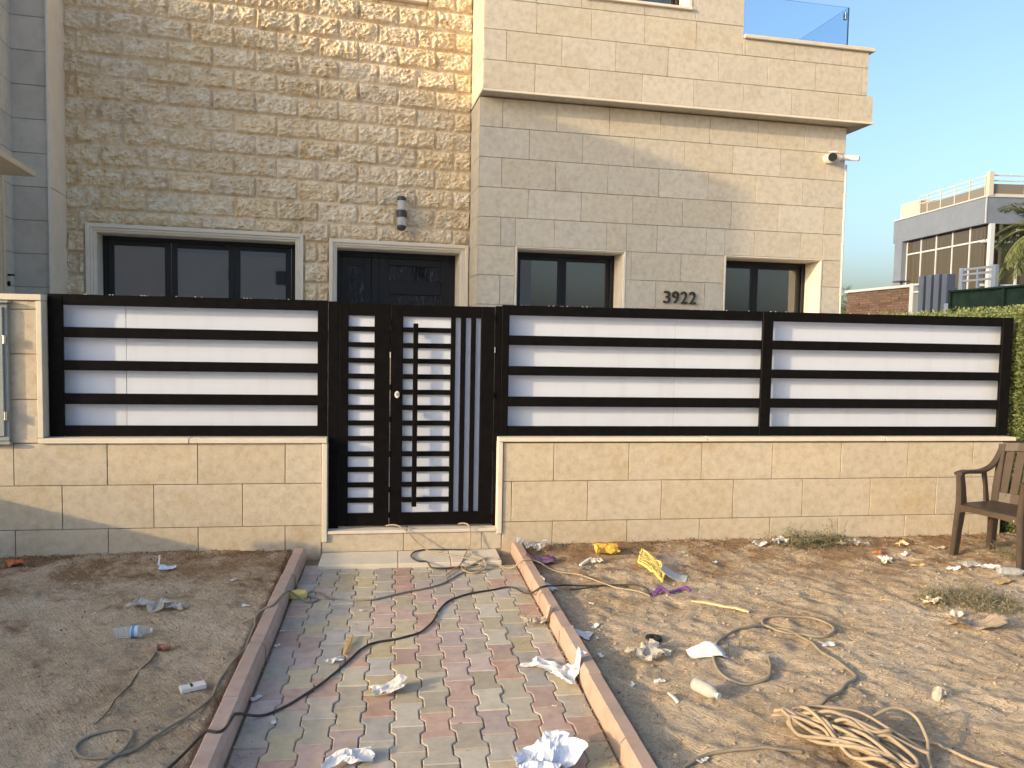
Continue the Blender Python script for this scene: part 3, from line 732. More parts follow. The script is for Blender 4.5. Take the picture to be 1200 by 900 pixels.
M['cream_door'] = mat_plain('cream_door_paint', (.60, .52, .38), .5, .4)
wd = sub_empty('side_door', hs)
mb = MB(); mb.box(.30, .345, 0, .03, .9, 3.12, .003, T=TW); mb.box(1.105, 1.15, 0, .03, .9, 3.12, .003, T=TW); mb.box(.345, 1.105, 0, .03, 3.07, 3.12, .003, T=TW); mb.build('door_frame', M['cream_door'], wd)
mb = MB(); mb.box(.346, 1.104, 0, .018, .9, 3.069, .003, T=TW); mb.build('door_leaf', M['cream_door'], wd)
mb = MB().sweep([TW(.20, .012, 2.19), TW(.20, .06, 2.19), TW(.20, .065, 2.19)], .018, .018).sweep([TW(.20, .06, 2.19), TW(.30, .06, 2.185)], .014, .014)
mb.tube([TW(.20, .012, 2.11), TW(.20, .028, 2.11)], .024, 12)
mb.build('door_handle', M['black'], wd)
# canopy
cc = TW.o+TW.nn*.42; cp = None
d = ray(42, 208); tt = (TW.nn.dot(cc-Vector((0, 0, H))))/TW.nn.dot(d); cpt = Vector((0, 0, H))+d*tt
uu = (cpt-TW.o).dot(TW.d)
mb = MB(); mb.box(uu, uu+1.35, .013, .42, cpt.z+.003, cpt.z+.05, .003, T=TW); mb.build('canopy', M['cream_door'], hs)

# ------------------------------------------------------------------ fittings on the house
M['dark_grey'] = mat_plain('dark_grey_metal', (.045, .05, .06), .45, .5)
M['lamp_glass'] = mat_plain('ribbed_lamp_glass', (.78, .79, .78), .12, .5, trans=.30, ior=1.3)
def wall_lamp():
    b = TR(-.823, .03, 2.88)
    t = thing('wall_lamp', b, 'dark cylindrical up and down wall lamp with clear glass above the front door', 'wall lamp')
    C = lambda z: TR(-.823, .115, z)
    def lathe(prof, name, mat):
        mb = MB(); mb.tube([C(z) for r, z in prof], [max(r, .001) for r, z in prof], 20); mb.build(name, mat, t, smooth=False)
    lathe([(.012, 3.262), (.036, 3.256), (.048, 3.243), (.052, 3.228), (.052, 3.208)], 'top_cap', M['dark_grey'])
    pr_ = []
    for z in [3.207-.012*k for k in range(9)]: pr_ += [(.049, z), (.044, z-.006)]
    lathe(pr_, 'upper_glass', M['lamp_glass'])
    lathe([(.055, 3.100), (.057, 3.098), (.057, 3.028), (.055, 3.026)], 'middle_band', M['dark_grey'])
    pr_ = []
    for z in [3.024-.012*k for k in range(8)]: pr_ += [(.049, z), (.044, z-.006)]
    lathe(pr_, 'lower_glass', M['lamp_glass'])
    lathe([(.051, 2.928), (.052, 2.915), (.047, 2.895), (.034, 2.882), (.012, 2.876)], 'bottom_cap', M['dark_grey'])
    mb = MB(); mb.box(-.853, -.793, .02, .0575, 3.03, 3.096, .003, T=TR); flip(mb); mb.build('bracket', M['dark_grey'], t)
wall_lamp()
M['number_brass'] = mat_plain('dark_bronze_digit', (.10, .075, .045), .3, .5, metal=.9)
def house_number():
    t = thing('house_number', TS(2.38, .03, 2.2), 'bronze number 3922 mounted on the smooth stone between two windows', 'house number')
    for i, ch in enumerate('3922'):
        cu = bpy.data.curves.new('digit', 'FONT'); cu.body = ch; cu.size = .205; cu.extrude = .011; cu.offset = .0005; cu.resolution_u = 4
        tmp = bpy.data.objects.new('digit', cu); COL.objects.link(tmp)
        bpy.context.view_layer.update()
        me = bpy.data.meshes.new_from_object(tmp.evaluated_get(bpy.context.evaluated_depsgraph_get())); bpy.data.objects.remove(tmp)
        me.name = 'digit'; xs = [v.co.x for v in me.vertices]; x0, x1 = min(xs), max(xs)
        ys = [v.co.y for v in me.vertices]; y0, y1 = min(ys), max(ys)
        u0 = 2.178+i*.1065; off = Vector(t['_o'])
        for v in me.vertices:
            u = u0+(v.co.x-x0)/(x1-x0)*.082; z = 2.132+(v.co.y-y0)/(y1-y0)*.142
            v.co = TS(u, .040+v.co.z, z)-off
        me.materials.clear(); me.materials.append(M['number_brass'])
        o = bpy.data.objects.new('digit', me); COL.objects.link(o); o.parent = t
house_number()
M['cam_white'] = mat_plain('white_camera_plastic', (.72, .70, .66), .35, .5)
M['cam_black'] = mat_plain('camera_black_glass', (.02, .02, .025), .1, .5)
def security_camera(base, plate_n, body_dir, label, size=1.0, arm=.10):
    t = thing('security_camera', base, label, 'security camera', 'security cameras on the corner of the house')
    b = Vector(base); n = Vector(plate_n).normalized(); d = Vector(body_dir).normalized()
    MB().tube([b, b+n*.035], .052*size, 14).build('mount_plate', M['cam_white'], t)
    j = b+n*(.03+arm*.6)
    MB().tube([b+n*.03, j], .022*size, 10).build('arm', M['cam_white'], t)
    s = j-d*.03
    MB().tube([s, s+d*.015, s+d*.16, s+d*.17], [.030*size, .046*size, .048*size, .044*size], 16).build('camera_body', M['cam_white'], t)
    MB().tube([s+d*.1705, s+d*.178], [.0445*size, .043*size], 16).build('lens_face', M['cam_black'], t)
    r = d.cross(Vector((0, 0, 1))).normalized()
    MB().sweep([s+Vector((0, 0, .052*size))+d*.0, s+Vector((0, 0, .054*size))+d*.165], .082*size, .008).build('sun_hood', M['cam_white'], t)
security_camera(TS(4.235, .022, 3.915), TS.nn, Vector((-.46, -.85, -.20)), 'white bullet camera facing the street below the overhang', size=1.15)
security_camera(TS(4.40, .022, 3.925), (TS.nn*.7+TS.d*.7), Vector((.80, -.56, -.14)), 'white bullet camera pointing right off the house corner', size=.55, arm=.07)
pipe = thing('conduit', TS(4.49, .01, 2), 'thin white conduit running down the right corner of the house', 'conduit')
MB().tube([TS(4.492, .02, z) for z in (3.86, 3.2, 2.6, 2.0, 1.2, .2)], .012, 8).build('pipe', M['white_trim'], pipe)
mb = MB()
for z in (3.5, 2.9, 2.3, 1.7): mb.box(4.474, 4.506, .004, .036, z-.012, z+.012, T=TS)
flip(mb); mb.build('pipe_clip', M['white_trim'], pipe)

# ------------------------------------------------------------------ added shade wall and the villa across the street (mirrored in the windows)
M['plaster'] = mat_mottled('pale_plaster', [(.68, .66, .62), (.75, .73, .69)], scale=3, bump=.2, bscale=40, objvar=0)
bw_ = thing('shade_wall', (-4.75, 1, 0), 'unseen low plastered wall added at the left to shade the soil', 'wall')  # out of view, added and stepped to cast shade on left soil and plinth
MB().box(-4.92, -4.60, 4.45, 5.74, -.05, .98, .01).build('wall_low_section', M['plaster'], bw_)
MB().box(-4.92, -4.60, -3.5, 4.449, -.05, 1.20, .01).build('wall_high_section', M['plaster'], bw_)
def left_neighbour():
    # stands left of the plot; its flat roof and street corner throw the long shade over the facade
    v = thing('villa', (-12, 8, 0), 'pale villa left of the plot whose shade falls on the facade', 'house')
    T = Wall(0, 0, 0); T.o = TG(-6.2, 0, 0); T.d = TG.nn.copy(); T.nn = TG.d.copy()
    k = math.tan(SUN_AZ); a = TS(3.24, 0, 0)                 # the corner's shadow reaches this point of the smooth wall
    # walk down the side face until the sun line through a is met
    lo, hi = -2.0, 12.0
    for _ in range(60):
        mid = (lo+hi)/2; q = T(mid, 0, 0)
        if q.x-(a.x-k*(a.y-q.y)) < 0: lo = mid
        else: hi = mid
    zr = 5.14+.268*(-3.094-((T.o-TR.o).dot(TR.d)))
    MB().box(-7, lo, -9.5, -.001, -.1, zr-.15, .01, T=T).build('body', M['plaster'], v)
    MB().box(-7.0, lo+.001, -9.6, .0, zr-.149, zr, .005, T=T).build('roof_slab', M['plaster'], v)
    for s in (-4, -1.2, 1.2):
        f = MB().box(s, s+1.2, 0, .05, 1.2, 2.9, .01, T=T).build('window', M['black_win'], v)
        MB().box(s+.08, s+1.12, .0505, .056, 1.28, 2.82, T=T).build('pane', M['glass'], f)
left_neighbour()
def mirrored_villa():
    v = thing('villa', (0, -22, 0), 'pale flat roofed villa across the street, mirrored in the dark windows', 'house')
    MB().box(-13, 12, -34, -25, 0, 7.6, .05).build('body', M['plaster'], v)
    MB().box(-3, 5, -24.99, -23.4, 0, 5.6, .05).build('porch_block', M['plaster'], v)
    MB().box(-13.2, 12.2, -34.2, -24.8, 7.601, 7.95, .02).build('roof_slab', M['plaster'], v)
    for x in (-11, -7.5, 7, 9.8):
        for z in (1.2, 5.0):
            f = MB().box(x, x+.7, -24.995, -24.93, z, z+1.0, .01).build('window', M['black_win'], v)
            MB().box(x+.08, x+.62, -24.929, -24.92, z+.08, z+.92).build('pane', M['glass'], f)
    f = MB().box(-.3, .15, -23.395, -23.33, 4.3, 4.9, .01).build('window', M['black_win'], v)
    MB().box(2.0, 2.6, -23.395, -23.33, 4.2, 4.9, .01).build('window', M['black_win'], v)
mirrored_villa()

# ------------------------------------------------------------------ neighbouring villa on the right
M['villa_grey'] = mat_mottled('blue_grey_render', [(.12, .15, .205), (.155, .185, .24)], scale=1.6, bump=.25, bscale=25, objvar=0)
M['villa_white'] = mat_plain('white_aluminium', (.42, .45, .49), .45, .4)
M['villa_cream'] = mat_plain('cream_render', (.46, .43, .36), .8, .2, var=.04)
M['curtain_glass'] = None
def curtain_glass():
    mt, n, b = new_mat('curtained_glass'); L = n.links.new
    g = N(n, "ShaderNodeNewGeometry"); sp = N(n, "ShaderNodeSeparateXYZ"); L(g.outputs["Position"], sp.inputs[0])
    ad = N(n, "ShaderNodeMath", operation='ADD'); L(sp.outputs[0], ad.inputs[0]); L(sp.outputs[1], ad.inputs[1])
    cb = N(n, "ShaderNodeCombineXYZ"); L(ad.outputs[0], cb.inputs[0])
    t = N(n, "ShaderNodeTexNoise", Scale=9, Detail=3); L(cb.outputs[0], t.inputs["Vector"])
    r = ramp(n, [(.35, (.040, .032, .022)), (.65, (.085, .070, .048))]); L(t.outputs["Fac"], r.inputs["Fac"]); L(r.outputs[0], b.inputs["Base Color"])
    b.inputs["Roughness"].default_value = .06; b.inputs["Specular IOR Level"].default_value = .6
    return mt
M['curtain_glass'] = curtain_glass()
M['smoked'] = mat_plain('smoked_glass', (.16, .145, .12), .12, .5)
def neighbour():
    v = thing('villa', (29, 36, 0), 'modern blue grey villa with a glazed upper floor and railed roof terrace', 'house')
    A = Wall(27.27, 32.72, 0); A.d = Vector((.095, .9955, 0)).normalized(); A.nn = Vector((-.9955, .095, 0))   # left face, runs away from the camera
    B = Wall(27.27, 32.72, 0); B.d = Vector((.9955, -.095, 0)).normalized(); B.nn = Vector((-.095, -.9955, 0))  # right face
    def bx(T, *a, name, mat, par=v, c=0, f=False):
        mb = MB(); mb.box(*a, c, T=T)
        if f: flip(mb)
        return mb.build(name, mat, par)
    # left face: A has u away from the corner, n to the left
    bx(A, 0, 7.7, -8, -.45, -.2, 3.84, name='ground_floor', mat=M['villa_grey'])
    bx(A, 0, 7.7, -8, 0, 7.47, 8.70, name='roof_band', mat=M['villa_grey'])
    bx(A, 6.95, 7.7, -8, 0, -.2, 7.469, name='end_wall', mat=M['villa_grey'])
    bx(A, -.02, 7.72, -8, .05, 8.701, 8.76, name='roof_edge', mat=M['villa_white'])
    bx(A, -.03, .0, -.03, .03, 7.47, 8.70, name='corner_strip', mat=M['villa_white'])
    bx(A, .02, 6.94, -.9, -.75, 3.84, 7.46, name='glazing', mat=M['curtain_glass']).name = 'glazing_backing'
    us = [0.12, 1.48, 2.84, 4.20, 5.56, 6.90]
    w = sub_empty('window_wall', v)
    for i in range(5):
        for z0, z1 in ((3.95, 6.68), (6.80, 7.40)):
            bx(A, us[i]+.08, us[i+1]-.04, -.34, -.30, z0, z1, name='pane', mat=M['curtain_glass'], par=w)
    for u in us[:-1]: bx(A, u-.03, u+.05, -.36, -.27, 3.85, 7.465, name='mullion', mat=M['villa_white'], par=w)
    bx(A, 6.86, 6.94, -.36, -.27, 3.85, 7.465, name='mullion', mat=M['villa_white'], par=w)
    bx(A, .0, 6.9, -.355, -.275, 6.70, 6.78, name='transom', mat=M['villa_white'], par=w)
    bx(A, .0, 6.9, -.355, -.275, 3.851, 3.94, name='transom', mat=M['villa_white'], par=w)
    bx(A, -.10, .10, -.42, -.22, 3.852, 7.468, name='corner_post', mat=M['villa_white'], par=w)
    # right face
    bx(B, .01, 9, -7.9, -.001, 7.472, 8.698, name='roof_band', mat=M['villa_grey'], f=True)
    bx(B, .5, 9, -7.9, -.45, -.2, 3.83, name='ground_floor', mat=M['villa_grey'], f=True)
    bx(B, .0, 9, -7.9, .05, 8.702, 8.761, name='roof_edge', mat=M['villa_white'], f=True)
    w2 = sub_empty('window_wall', v)
    for i in range(5):
        for z0, z1 in ((2.2, 4.55), (4.68, 6.60), (6.72, 7.40)):
            bx(B, .25+i*1.6, 1.75+i*1.6, -.34, -.30, z0, z1, name='pane', mat=M['curtain_glass'], par=w2, f=True)
        bx(B, 1.76+i*1.6, 1.84+i*1.6, -.36, -.2, 2.1, 7.465, name='mullion', mat=M['villa_white'], par=w2, f=True)
    for z in (4.56, 6.61): bx(B, .05, 9, -.355, -.21, z, z+.11, name='transom', mat=M['villa_white'], par=w2, f=True)
    # roof terrace
    bx(A, 5.55, 7.3, -3, -.02, 8.761, 9.55, name='roof_parapet', mat=M['villa_cream'], c=.02)
    r = sub_empty('roof_railing', v)
    for u in (.25, 1.4, 2.55, 3.7, 4.85, 5.52):
        bx(A, u-.02, u+.02, -.11, -.06, 8.762, 9.74, name='baluster', mat=M['villa_cream'], par=r)
    for z in (9.30, 9.48, 9.70): bx(A, .1, 5.54, -.10, -.07, z, z+.035, name='rail', mat=M['villa_cream'], par=r)
    for u0, u1 in ((.29, 1.36), (1.44, 2.51), (2.59, 3.66), (3.74, 4.81), (4.89, 5.48)):
        bx(A, u0, u1, -.10, -.08, 8.80, 9.22, name='rail_panel', mat=M['smoked'], par=r)
    bx(A, -.08, .12, -.26, -.04, 8.762, 9.86, name='corner_post', mat=M['villa_cream'], par=r)
    for u in (1.9, 3.6, 5.3): bx(B, u-.04, u+.04, -.12, -.05, 8.763, 9.74, name='baluster', mat=M['villa_cream'], par=r, f=True)
    for z in (9.45, 9.70): bx(B, .2, 9, -.11, -.06, z, z+.05, name='rail', mat=M['villa_cream'], par=r, f=True)
    for u0, u1 in ((.32, 1.85), (1.95, 3.55), (3.65, 5.25)): bx(B, u0, u1, -.10, -.08, 8.86, 9.33, name='rail_panel', mat=M['smoked'], par=r, f=True)
    bx(B, .18, 9, -.16, -.001, 8.762, 8.86, name='roof_upstand', mat=M['villa_cream'], f=True)
neighbour()
# boundary of the neighbouring plot: ledge-stone wall, louvre screen, green mesh fence on one line
def ledge_mat():
    mt, n, b = new_mat('brown_ledge_stone'); L = n.links.new
    g = N(n, "ShaderNodeNewGeometry"); sp = N(n, "ShaderNodeSeparateXYZ"); L(g.outputs["Position"], sp.inputs[0])
    cb = N(n, "ShaderNodeCombineXYZ"); L(sp.outputs[1], cb.inputs[0]); L(sp.outputs[2], cb.inputs[1])
    br = N(n, "ShaderNodeTexBrick", Scale=1.0); br.inputs["Brick Width"].default_value = .32; br.inputs["Row Height"].default_value = .07; br.inputs["Mortar Size"].default_value = .006
    br.inputs["Color1"].default_value = (.105, .068, .054, 1); br.inputs["Color2"].default_value = (.165, .115, .09, 1); br.inputs["Mortar"].default_value = (.06, .04, .03, 1); br.inputs["Bias"].default_value = 0
    L(cb.outputs[0], br.inputs["Vector"]); L(br.outputs["Color"], b.inputs["Base Color"]); b.inputs["Roughness"].default_value = .9; b.inputs["Specular IOR Level"].default_value = .2
    t = N(n, "ShaderNodeTexNoise", Scale=18, Detail=5); L(g.outputs["Position"], t.inputs["Vector"])
    bp = N(n, "ShaderNodeBump", Strength=.8, Distance=.02); L(t.outputs["Fac"], bp.inputs["Height"]); L(bp.outputs[0], b.inputs["Normal"])
    return mt
M['ledge'] = ledge_mat()
w = thing('garden_wall', (13.6, 19.9, 0), 'brown ledge stone garden wall with a pale coping beyond the house corner', 'wall')
MB().box(13.40, 13.75, 18.42, 21.45, 0, 3.22).build('wall_body', M['ledge'], w)
rnd = random.Random(4); mb = MB()     # proud ledge strips
for i in range(44):
    z = .05+i*.0715; y = 18.43
    while y < 21.4:
        l = rnd.uniform(.18, .5); e = rnd.uniform(.004, .03); mb.box(13.40-e, 13.41, y, min(y+l, 21.44)-.004, z, z+.066); y += l
stuff(mb.build('ledge_stones', M['ledge'], w))
MB().box(13.33, 13.82, 18.40, 21.5, 3.221, 3.30, .01).build('coping', M['villa_white'], w)
MB().tube([(13.7, 19.4, 3.3), (13.7, 19.4, 3.42)], .03, 8).build('roof_vent', M['dark_grey'], w)
MB().box(13.55, 13.85, 19.22, 19.58, 3.421, 3.45).build('vent_cap', M['dark_grey'], w)
M['fin'] = mat_plain('blue_grey_fin', (.165, .185, .22), .5, .4, var=.05)
s = thing('louvre_screen', (13.3, 17.6, 0), 'grey louvre screen of upright fins between brown wall and green mesh fence', 'screen')
for y, zt in ((17.86, 3.46), (17.58, 3.46), (17.30, 3.46), (17.02, 3.44)):
    MB().box(13.16, 13.40, y-.09, y+.09, 0, zt, .01).build('fin', M['fin'], s)
MB().box(13.22, 13.38, 18.24, 18.38, 0, 3.30, .01).build('post', M['villa_white'], s)
MB().box(13.30, 13.42, 16.90, 18.2, 0, 3.10).build('back_panel', M['fin'], s)
MB().box(13.20, 13.36, 17.99, 18.22, 0, 2.55, .01).build('low_pier', M['villa_white'], s)
MB().box(13.10, 13.36, 16.72, 16.92, 0, 2.72, .01).build('low_pier', M['villa_white'], s)
for z in (3.05, 3.24): MB().box(13.25, 13.30, 17.96, 18.24, z, z+.05).build('rail', M['villa_white'], s)
g = thing('rail_frame', (13.8, 17.4, 0), 'white three barred rail frame rising behind the green mesh fence', 'railing')
MB().box(13.30, 13.40, 16.60, 16.72, 0, 3.56, .01).build('post', M['villa_white'], g)
MB().box(13.30, 13.40, 15.58, 15.70, 0, 3.55, .01).build('post', M['villa_white'], g)
MB().box(13.32, 13.38, 16.12, 16.17, 2.9, 3.5).build('post', M['villa_white'], g)
for z in (3.22, 3.37, 3.49): MB().box(13.33, 13.38, 15.70, 16.60, z, z+.05).build('rail', M['villa_white'], g)
M['mesh_green'] = mat_mottled('green_mesh', [(.012, .028, .018), (.035, .065, .040)], scale=5, bump=.8, bscale=30, objvar=0, rough=.8)
g = thing('mesh_fence', (13.1, 14.8, 0), 'dark green shaded mesh fence behind the clipped hedge', 'fence')
MB().box(13.10, 13.13, 11.2, 16.71, 0, 2.98).build('mesh_sheet', M['mesh_green'], g)
for y in (16.66, 15.02, 13.3, 11.5): MB().box(13.04, 13.0995, y-.03, y+.03, 0, 3.0).build('post', M['mesh_green'], g)
MB().box(13.03, 13.15, 11.2, 16.71, 2.981, 3.02).build('top_rail', M['mesh_green'], g)

# ------------------------------------------------------------------ foliage
def leaf_mat(name, c1, c2, rough=.55):
    mt, n, b = new_mat(name); L = n.links.new
    g = N(n, "ShaderNodeNewGeometry"); r = ramp(n, [(0, c1), (1, c2)]); L(g.outputs["Random Per Island"], r.inputs["Fac"]); L(r.outputs[0], b.inputs["Base Color"])
    b.inputs["Roughness"].default_value = rough; b.inputs["Specular IOR Level"].default_value = .3
    tr = N(n, "ShaderNodeBsdfTranslucent"); L(r.outputs[0], tr.inputs["Color"]); mx = N(n, "ShaderNodeMixShader"); mx.inputs[0].default_value = .3
    out = n.nodes["Material Output"]; L(b.outputs[0], mx.inputs[1]); L(tr.outputs[0], mx.inputs[2]); L(mx.outputs[0], out.inputs["Surface"])
    return mt
M['hedge_leaf'] = leaf_mat('hedge_leaf', (.12, .16, .055), (.30, .34, .13))
M['palm_leaf'] = leaf_mat('palm_leaf', (.13, .17, .07), (.30, .33, .16))
M['palm_dry'] = leaf_mat('palm_dry_leaf', (.30, .25, .13), (.42, .35, .19))
M['bark'] = mat_mottled('palm_bark', [(.10, .07, .045), (.20, .15, .10)], scale=12, bump=.8, bscale=30, objvar=0)
M['weed'] = leaf_mat('weed_leaf', (.18, .18, .10), (.38, .36, .23), .8)
M['straw'] = leaf_mat('straw', (.26, .19, .11), (.46, .36, .24), .9)
def leaf(mb, p, d, n, l, w):
    d = d.normalized(); s = d.cross(n)
    s = s.normalized() if s.length > 1e-5 else d.orthogonal().normalized()
    mb.add([p, p+d*l*.5+s*w*.5, p+d*l, p+d*l*.5-s*w*.5], [(0, 1, 2, 3)])
def hedge():
    h = thing('hedge', (6.1, 9, 0), 'dense clipped green hedge beyond the right end of the fence', 'hedge')
    rnd = random.Random(21); mb = MB(); core = MB()
    x0, x1, y0, y1, zt = 5.43, 6.55, 5.97, 14.5, 2.02
    core.box(x0+.10, x1-.10, y0+.10, y1, 0, zt-.10); core.build('branches', mat_plain('hedge_inner', (.05, .06, .025), .9, .1), h)
    def put(p, nrm):
        d = (Vector((rnd.uniform(-1, 1), rnd.uniform(-1, 1), rnd.uniform(-.6, 1)))+nrm*.9)
        leaf(mb, p+nrm*rnd.uniform(-.09, .035), d, Vector((rnd.uniform(-1, 1), rnd.uniform(-1, 1), rnd.uniform(-1, 1))), rnd.uniform(.022, .04), rnd.uniform(.012, .02))
    bump = lambda y, z: .05*noise.noise(Vector((y*1.7, z*1.7, 3)))+.025*noise.noise(Vector((y*6, z*6, 8)))
    for _ in range(26000):
        y = y0+(y1-y0)*rnd.random()**2.2; z = rnd.uniform(0, zt); put(Vector((x0+bump(y, z), y, z)), Vector((-1, 0, 0)))
    for _ in range(16000):
        y = y0+(y1-y0)*rnd.random()**1.8; x = rnd.uniform(x0, x1); put(Vector((x, y, zt+bump(x, y)*.7)), Vector((0, 0, 1)))
    for _ in range(9000):
        x = rnd.uniform(x0, x1); z = rnd.uniform(0, zt); put(Vector((x, y0+bump(x, z), z)), Vector((0, -1, 0)))
    mb.build('foliage', M['hedge_leaf'], h)
hedge()
def palm(x, y, z, label, fr_len, nfr, seed, trunk_r, group):
    rnd = random.Random(seed)
    t = thing('palm_tree', (x, y, 0), label, 'palm tree', group)
    pts = [(x+.1*math.sin(k*.5), y, z*k/12) for k in range(13)]
    MB().tube(pts, [trunk_r*(1.15-.25*k/12)*(1+.06*(-1)**k) for k in range(13)], 12).build('trunk', M['bark'], t)
    for k in range(nfr):
        az = 2*pi*k/nfr*2.4+rnd.uniform(-.2, .2); el = rnd.uniform(-.55, 1.15); L_ = fr_len*rnd.uniform(.8, 1.05)
        mb = MB(); p = Vector((x, y, z)); d = Vector((math.cos(az)*math.cos(el), math.sin(az)*math.cos(el), math.sin(el)))
        mid = []; n = 26
        for i in range(n):
            mid.append(p.copy()); p = p+d*L_/n; d = (d+Vector((0, 0, -.056-.02*rnd.random()))).normalized()
        mb.tube(mid, [.022*(1-.8*i/n) for i in range(n)], 5)
        for i in range(2, n):
            tdir = (mid[min(i+1, n-1)]-mid[i-1]).normalized(); side = tdir.cross(Vector((0, 0, 1)))
            side = side.normalized() if side.length > 1e-4 else Vector((1, 0, 0))
            for s in (-1, 1):
                for q in range(2):
                    ll = L_*.34*math.sin(pi*(i+1)/(n+1.5))**.6*rnd.uniform(.8, 1.1)
                    dd = (side*s+tdir*.75+Vector((0, 0, rnd.uniform(-.55, .1))))
                    leaf(mb, mid[i]+tdir*(q*.5*L_/n), dd, Vector((0, 0, 1)), ll, .032*fr_len/1.6)
        mb.build('frond', M['palm_dry'] if (el < -.3 and rnd.random() < .6) else M['palm_leaf'], t)
palm(8.47, 9.1, 3.22, 'green palm at the right edge before the glazed villa', .78, 44, 3, .11, None)
palm(17.75, 28.2, 3.1, 'small distant palm just beyond the house corner', 1.7, 20, 9, .2, None)

# ------------------------------------------------------------------ chair
M['chair'] = mat_plain('brown_moulded_plastic', (.060, .043, .033), .42, .4, bump=.12, bscale=130, var=.18)
def chair():
    bx, by = 4.655, 5.21; ang = math.radians(-73.7)
    t = thing('armchair', (bx, by, .045), 'brown moulded plastic armchair standing by the right end of the wall', 'chair')
    t.rotation_euler = (0, 0, ang)
    t['_o'] = (0, 0, 0)
    mt = M['chair']
    def B(mb, name, smooth=False): o = mb.build(name, mt, t, smooth); return o
    # legs: front ones run up to the arm
    for s in (-1, 1):
        B(MB().sweep([(s*.262, -.205, -.02), (s*.250, -.192, .22), (s*.236, -.182, .42), (s*.244, -.185, .56), (s*.252, -.19, .655)], [.036, .042, .046, .042, .036], [.070, .080, .092, .076, .068], up=(0, 1, 0)), 'leg')
        B(MB().sweep([(s*.245, .222, -.02), (s*.222, .195, .2), (s*.202, .17, .40)], [.040, .046, .052], [.066, .082, .092], up=(0, 1, 0)), 'leg')
        # arm sweeps back and up into the side of the back
        arm = catmull([(s*.254, -.215, .652), (s*.262, -.12, .662), (s*.268, 0, .655), (s*.262, .10, .660), (s*.247, .185, .70), (s*.236, .235, .77), (s*.226, .268, .85)], 5)
        B(MB().sweep(arm, [.062]*12+[.062-.0012*k for k in range(len(arm)-12)], [.026]*(len(arm)), up=(0, -.2, 1)), 'arm')
        # side stile of the back
        B(MB().sweep([(s*.196, .165, .40), (s*.205, .195, .55), (s*.214, .235, .72), (s*.222, .272, .872)], [.062, .060, .058, .056], .026, up=(0, -1, .25)), 'back_stile')
        # arm-to-seat upright behind
        B(MB().sweep([(s*.232, .115, .42), (s*.246, .118, .54), (s*.262, .11, .655)], [.022, .020, .022], [.05, .042, .05], up=(0, 1, 0)), 'arm_support')
    # seat shell
    mb = MB(); nx, ny = 10, 8
    def sz(u, v): return .425-.022*math.sin(pi*v)*(1-(2*u-1)**2)*1+.012*(v < .08)*0-.018*max(0, (.12-v))/.12
    top = [[None]*(nx+1) for _ in range(ny+1)]
    vs = []
    for lev in (0, -.020):
        for j in range(ny+1):
            for i in range(nx+1):
                u, v = i/nx, j/ny; wd = .232-.028*v
                vs.append(((2*u-1)*wd, -.225+.42*v-.02*(1-(2*u-1)**2)*(1-v), sz(u, v)+lev))
    o = (nx+1)*(ny+1); fs = []
    for j in range(ny):
        for i in range(nx):
            a = j*(nx+1)+i; fs.append((a, a+1, a+nx+2, a+nx+1)); fs.append((o+a, o+a+nx+1, o+a+nx+2, o+a+1))
    rim = list(range(nx+1))+[j*(nx+1)+nx for j in range(1, ny+1)]+[ny*(nx+1)+i for i in range(nx-1, -1, -1)]+[j*(nx+1) for j in range(ny-1, 0, -1)]
    for k in range(len(rim)): a, b = rim[k], rim[(k+1) % len(rim)]; fs.append((a, o+a, o+b, b))
    mb.add(vs, fs); B(mb, 'seat', False)
    # front apron with arched lower edge
    mb = MB(); vs = []; n = 12
    for i in range(n+1):
        u = i/n; x = (2*u-1)*.236; y = -.222-.02*(1-(2*u-1)**2); zt = .415; zb = .345+.030*(1-(2*u-1)**4)
        vs += [(x, y, zb), (x, y, zt), (x, y+.018, zt), (x, y+.018, zb)]
    fs = []
    for i in range(n):
        for k in range(4): fs.append((i*4+k, i*4+(k+1) % 4, (i+1)*4+(k+1) % 4, (i+1)*4+k))
    fs += [(3, 2, 1, 0), tuple(n*4+k for k in range(4))]
    B(mb.add(vs, fs), 'apron')
    for s in (-1, 1): B(MB().sweep([(s*.226, -.20, .39), (s*.205, .16, .385)], .016, .055), 'side_rail')
    # back: bottom panel, slats and top rail
    bk = lambda x, f: Vector((x*(1+.06*f), .168+.105*f+.028*(1-(x/.2)**2), .43+.44*f))
    B(MB().sweep([bk(x, .06) for x in (-.18, -.09, 0, .09, .18)], .085, .020, up=(0, -1, .24)), 'back_lower_rail')
    B(MB().sweep([bk(x, .955)+Vector((0, 0, .016*(1-(x/.2)**2))) for x in (-.205, -.10, 0, .10, .205)], .075, .024, up=(0, -1, .24)), 'back_top_rail')
    for x in (-.148, -.074, 0, .074, .148):
        B(MB().sweep([bk(x, f) for f in (.08, .35, .65, .93)], [.064, .065, .066, .067], .014, up=(0, -1, .24)), 'slat')
    st_ = MB().box(.155, .205, -.2275, -.226, .375, .398).build('sticker', M['cream_trim'], t)
chair()

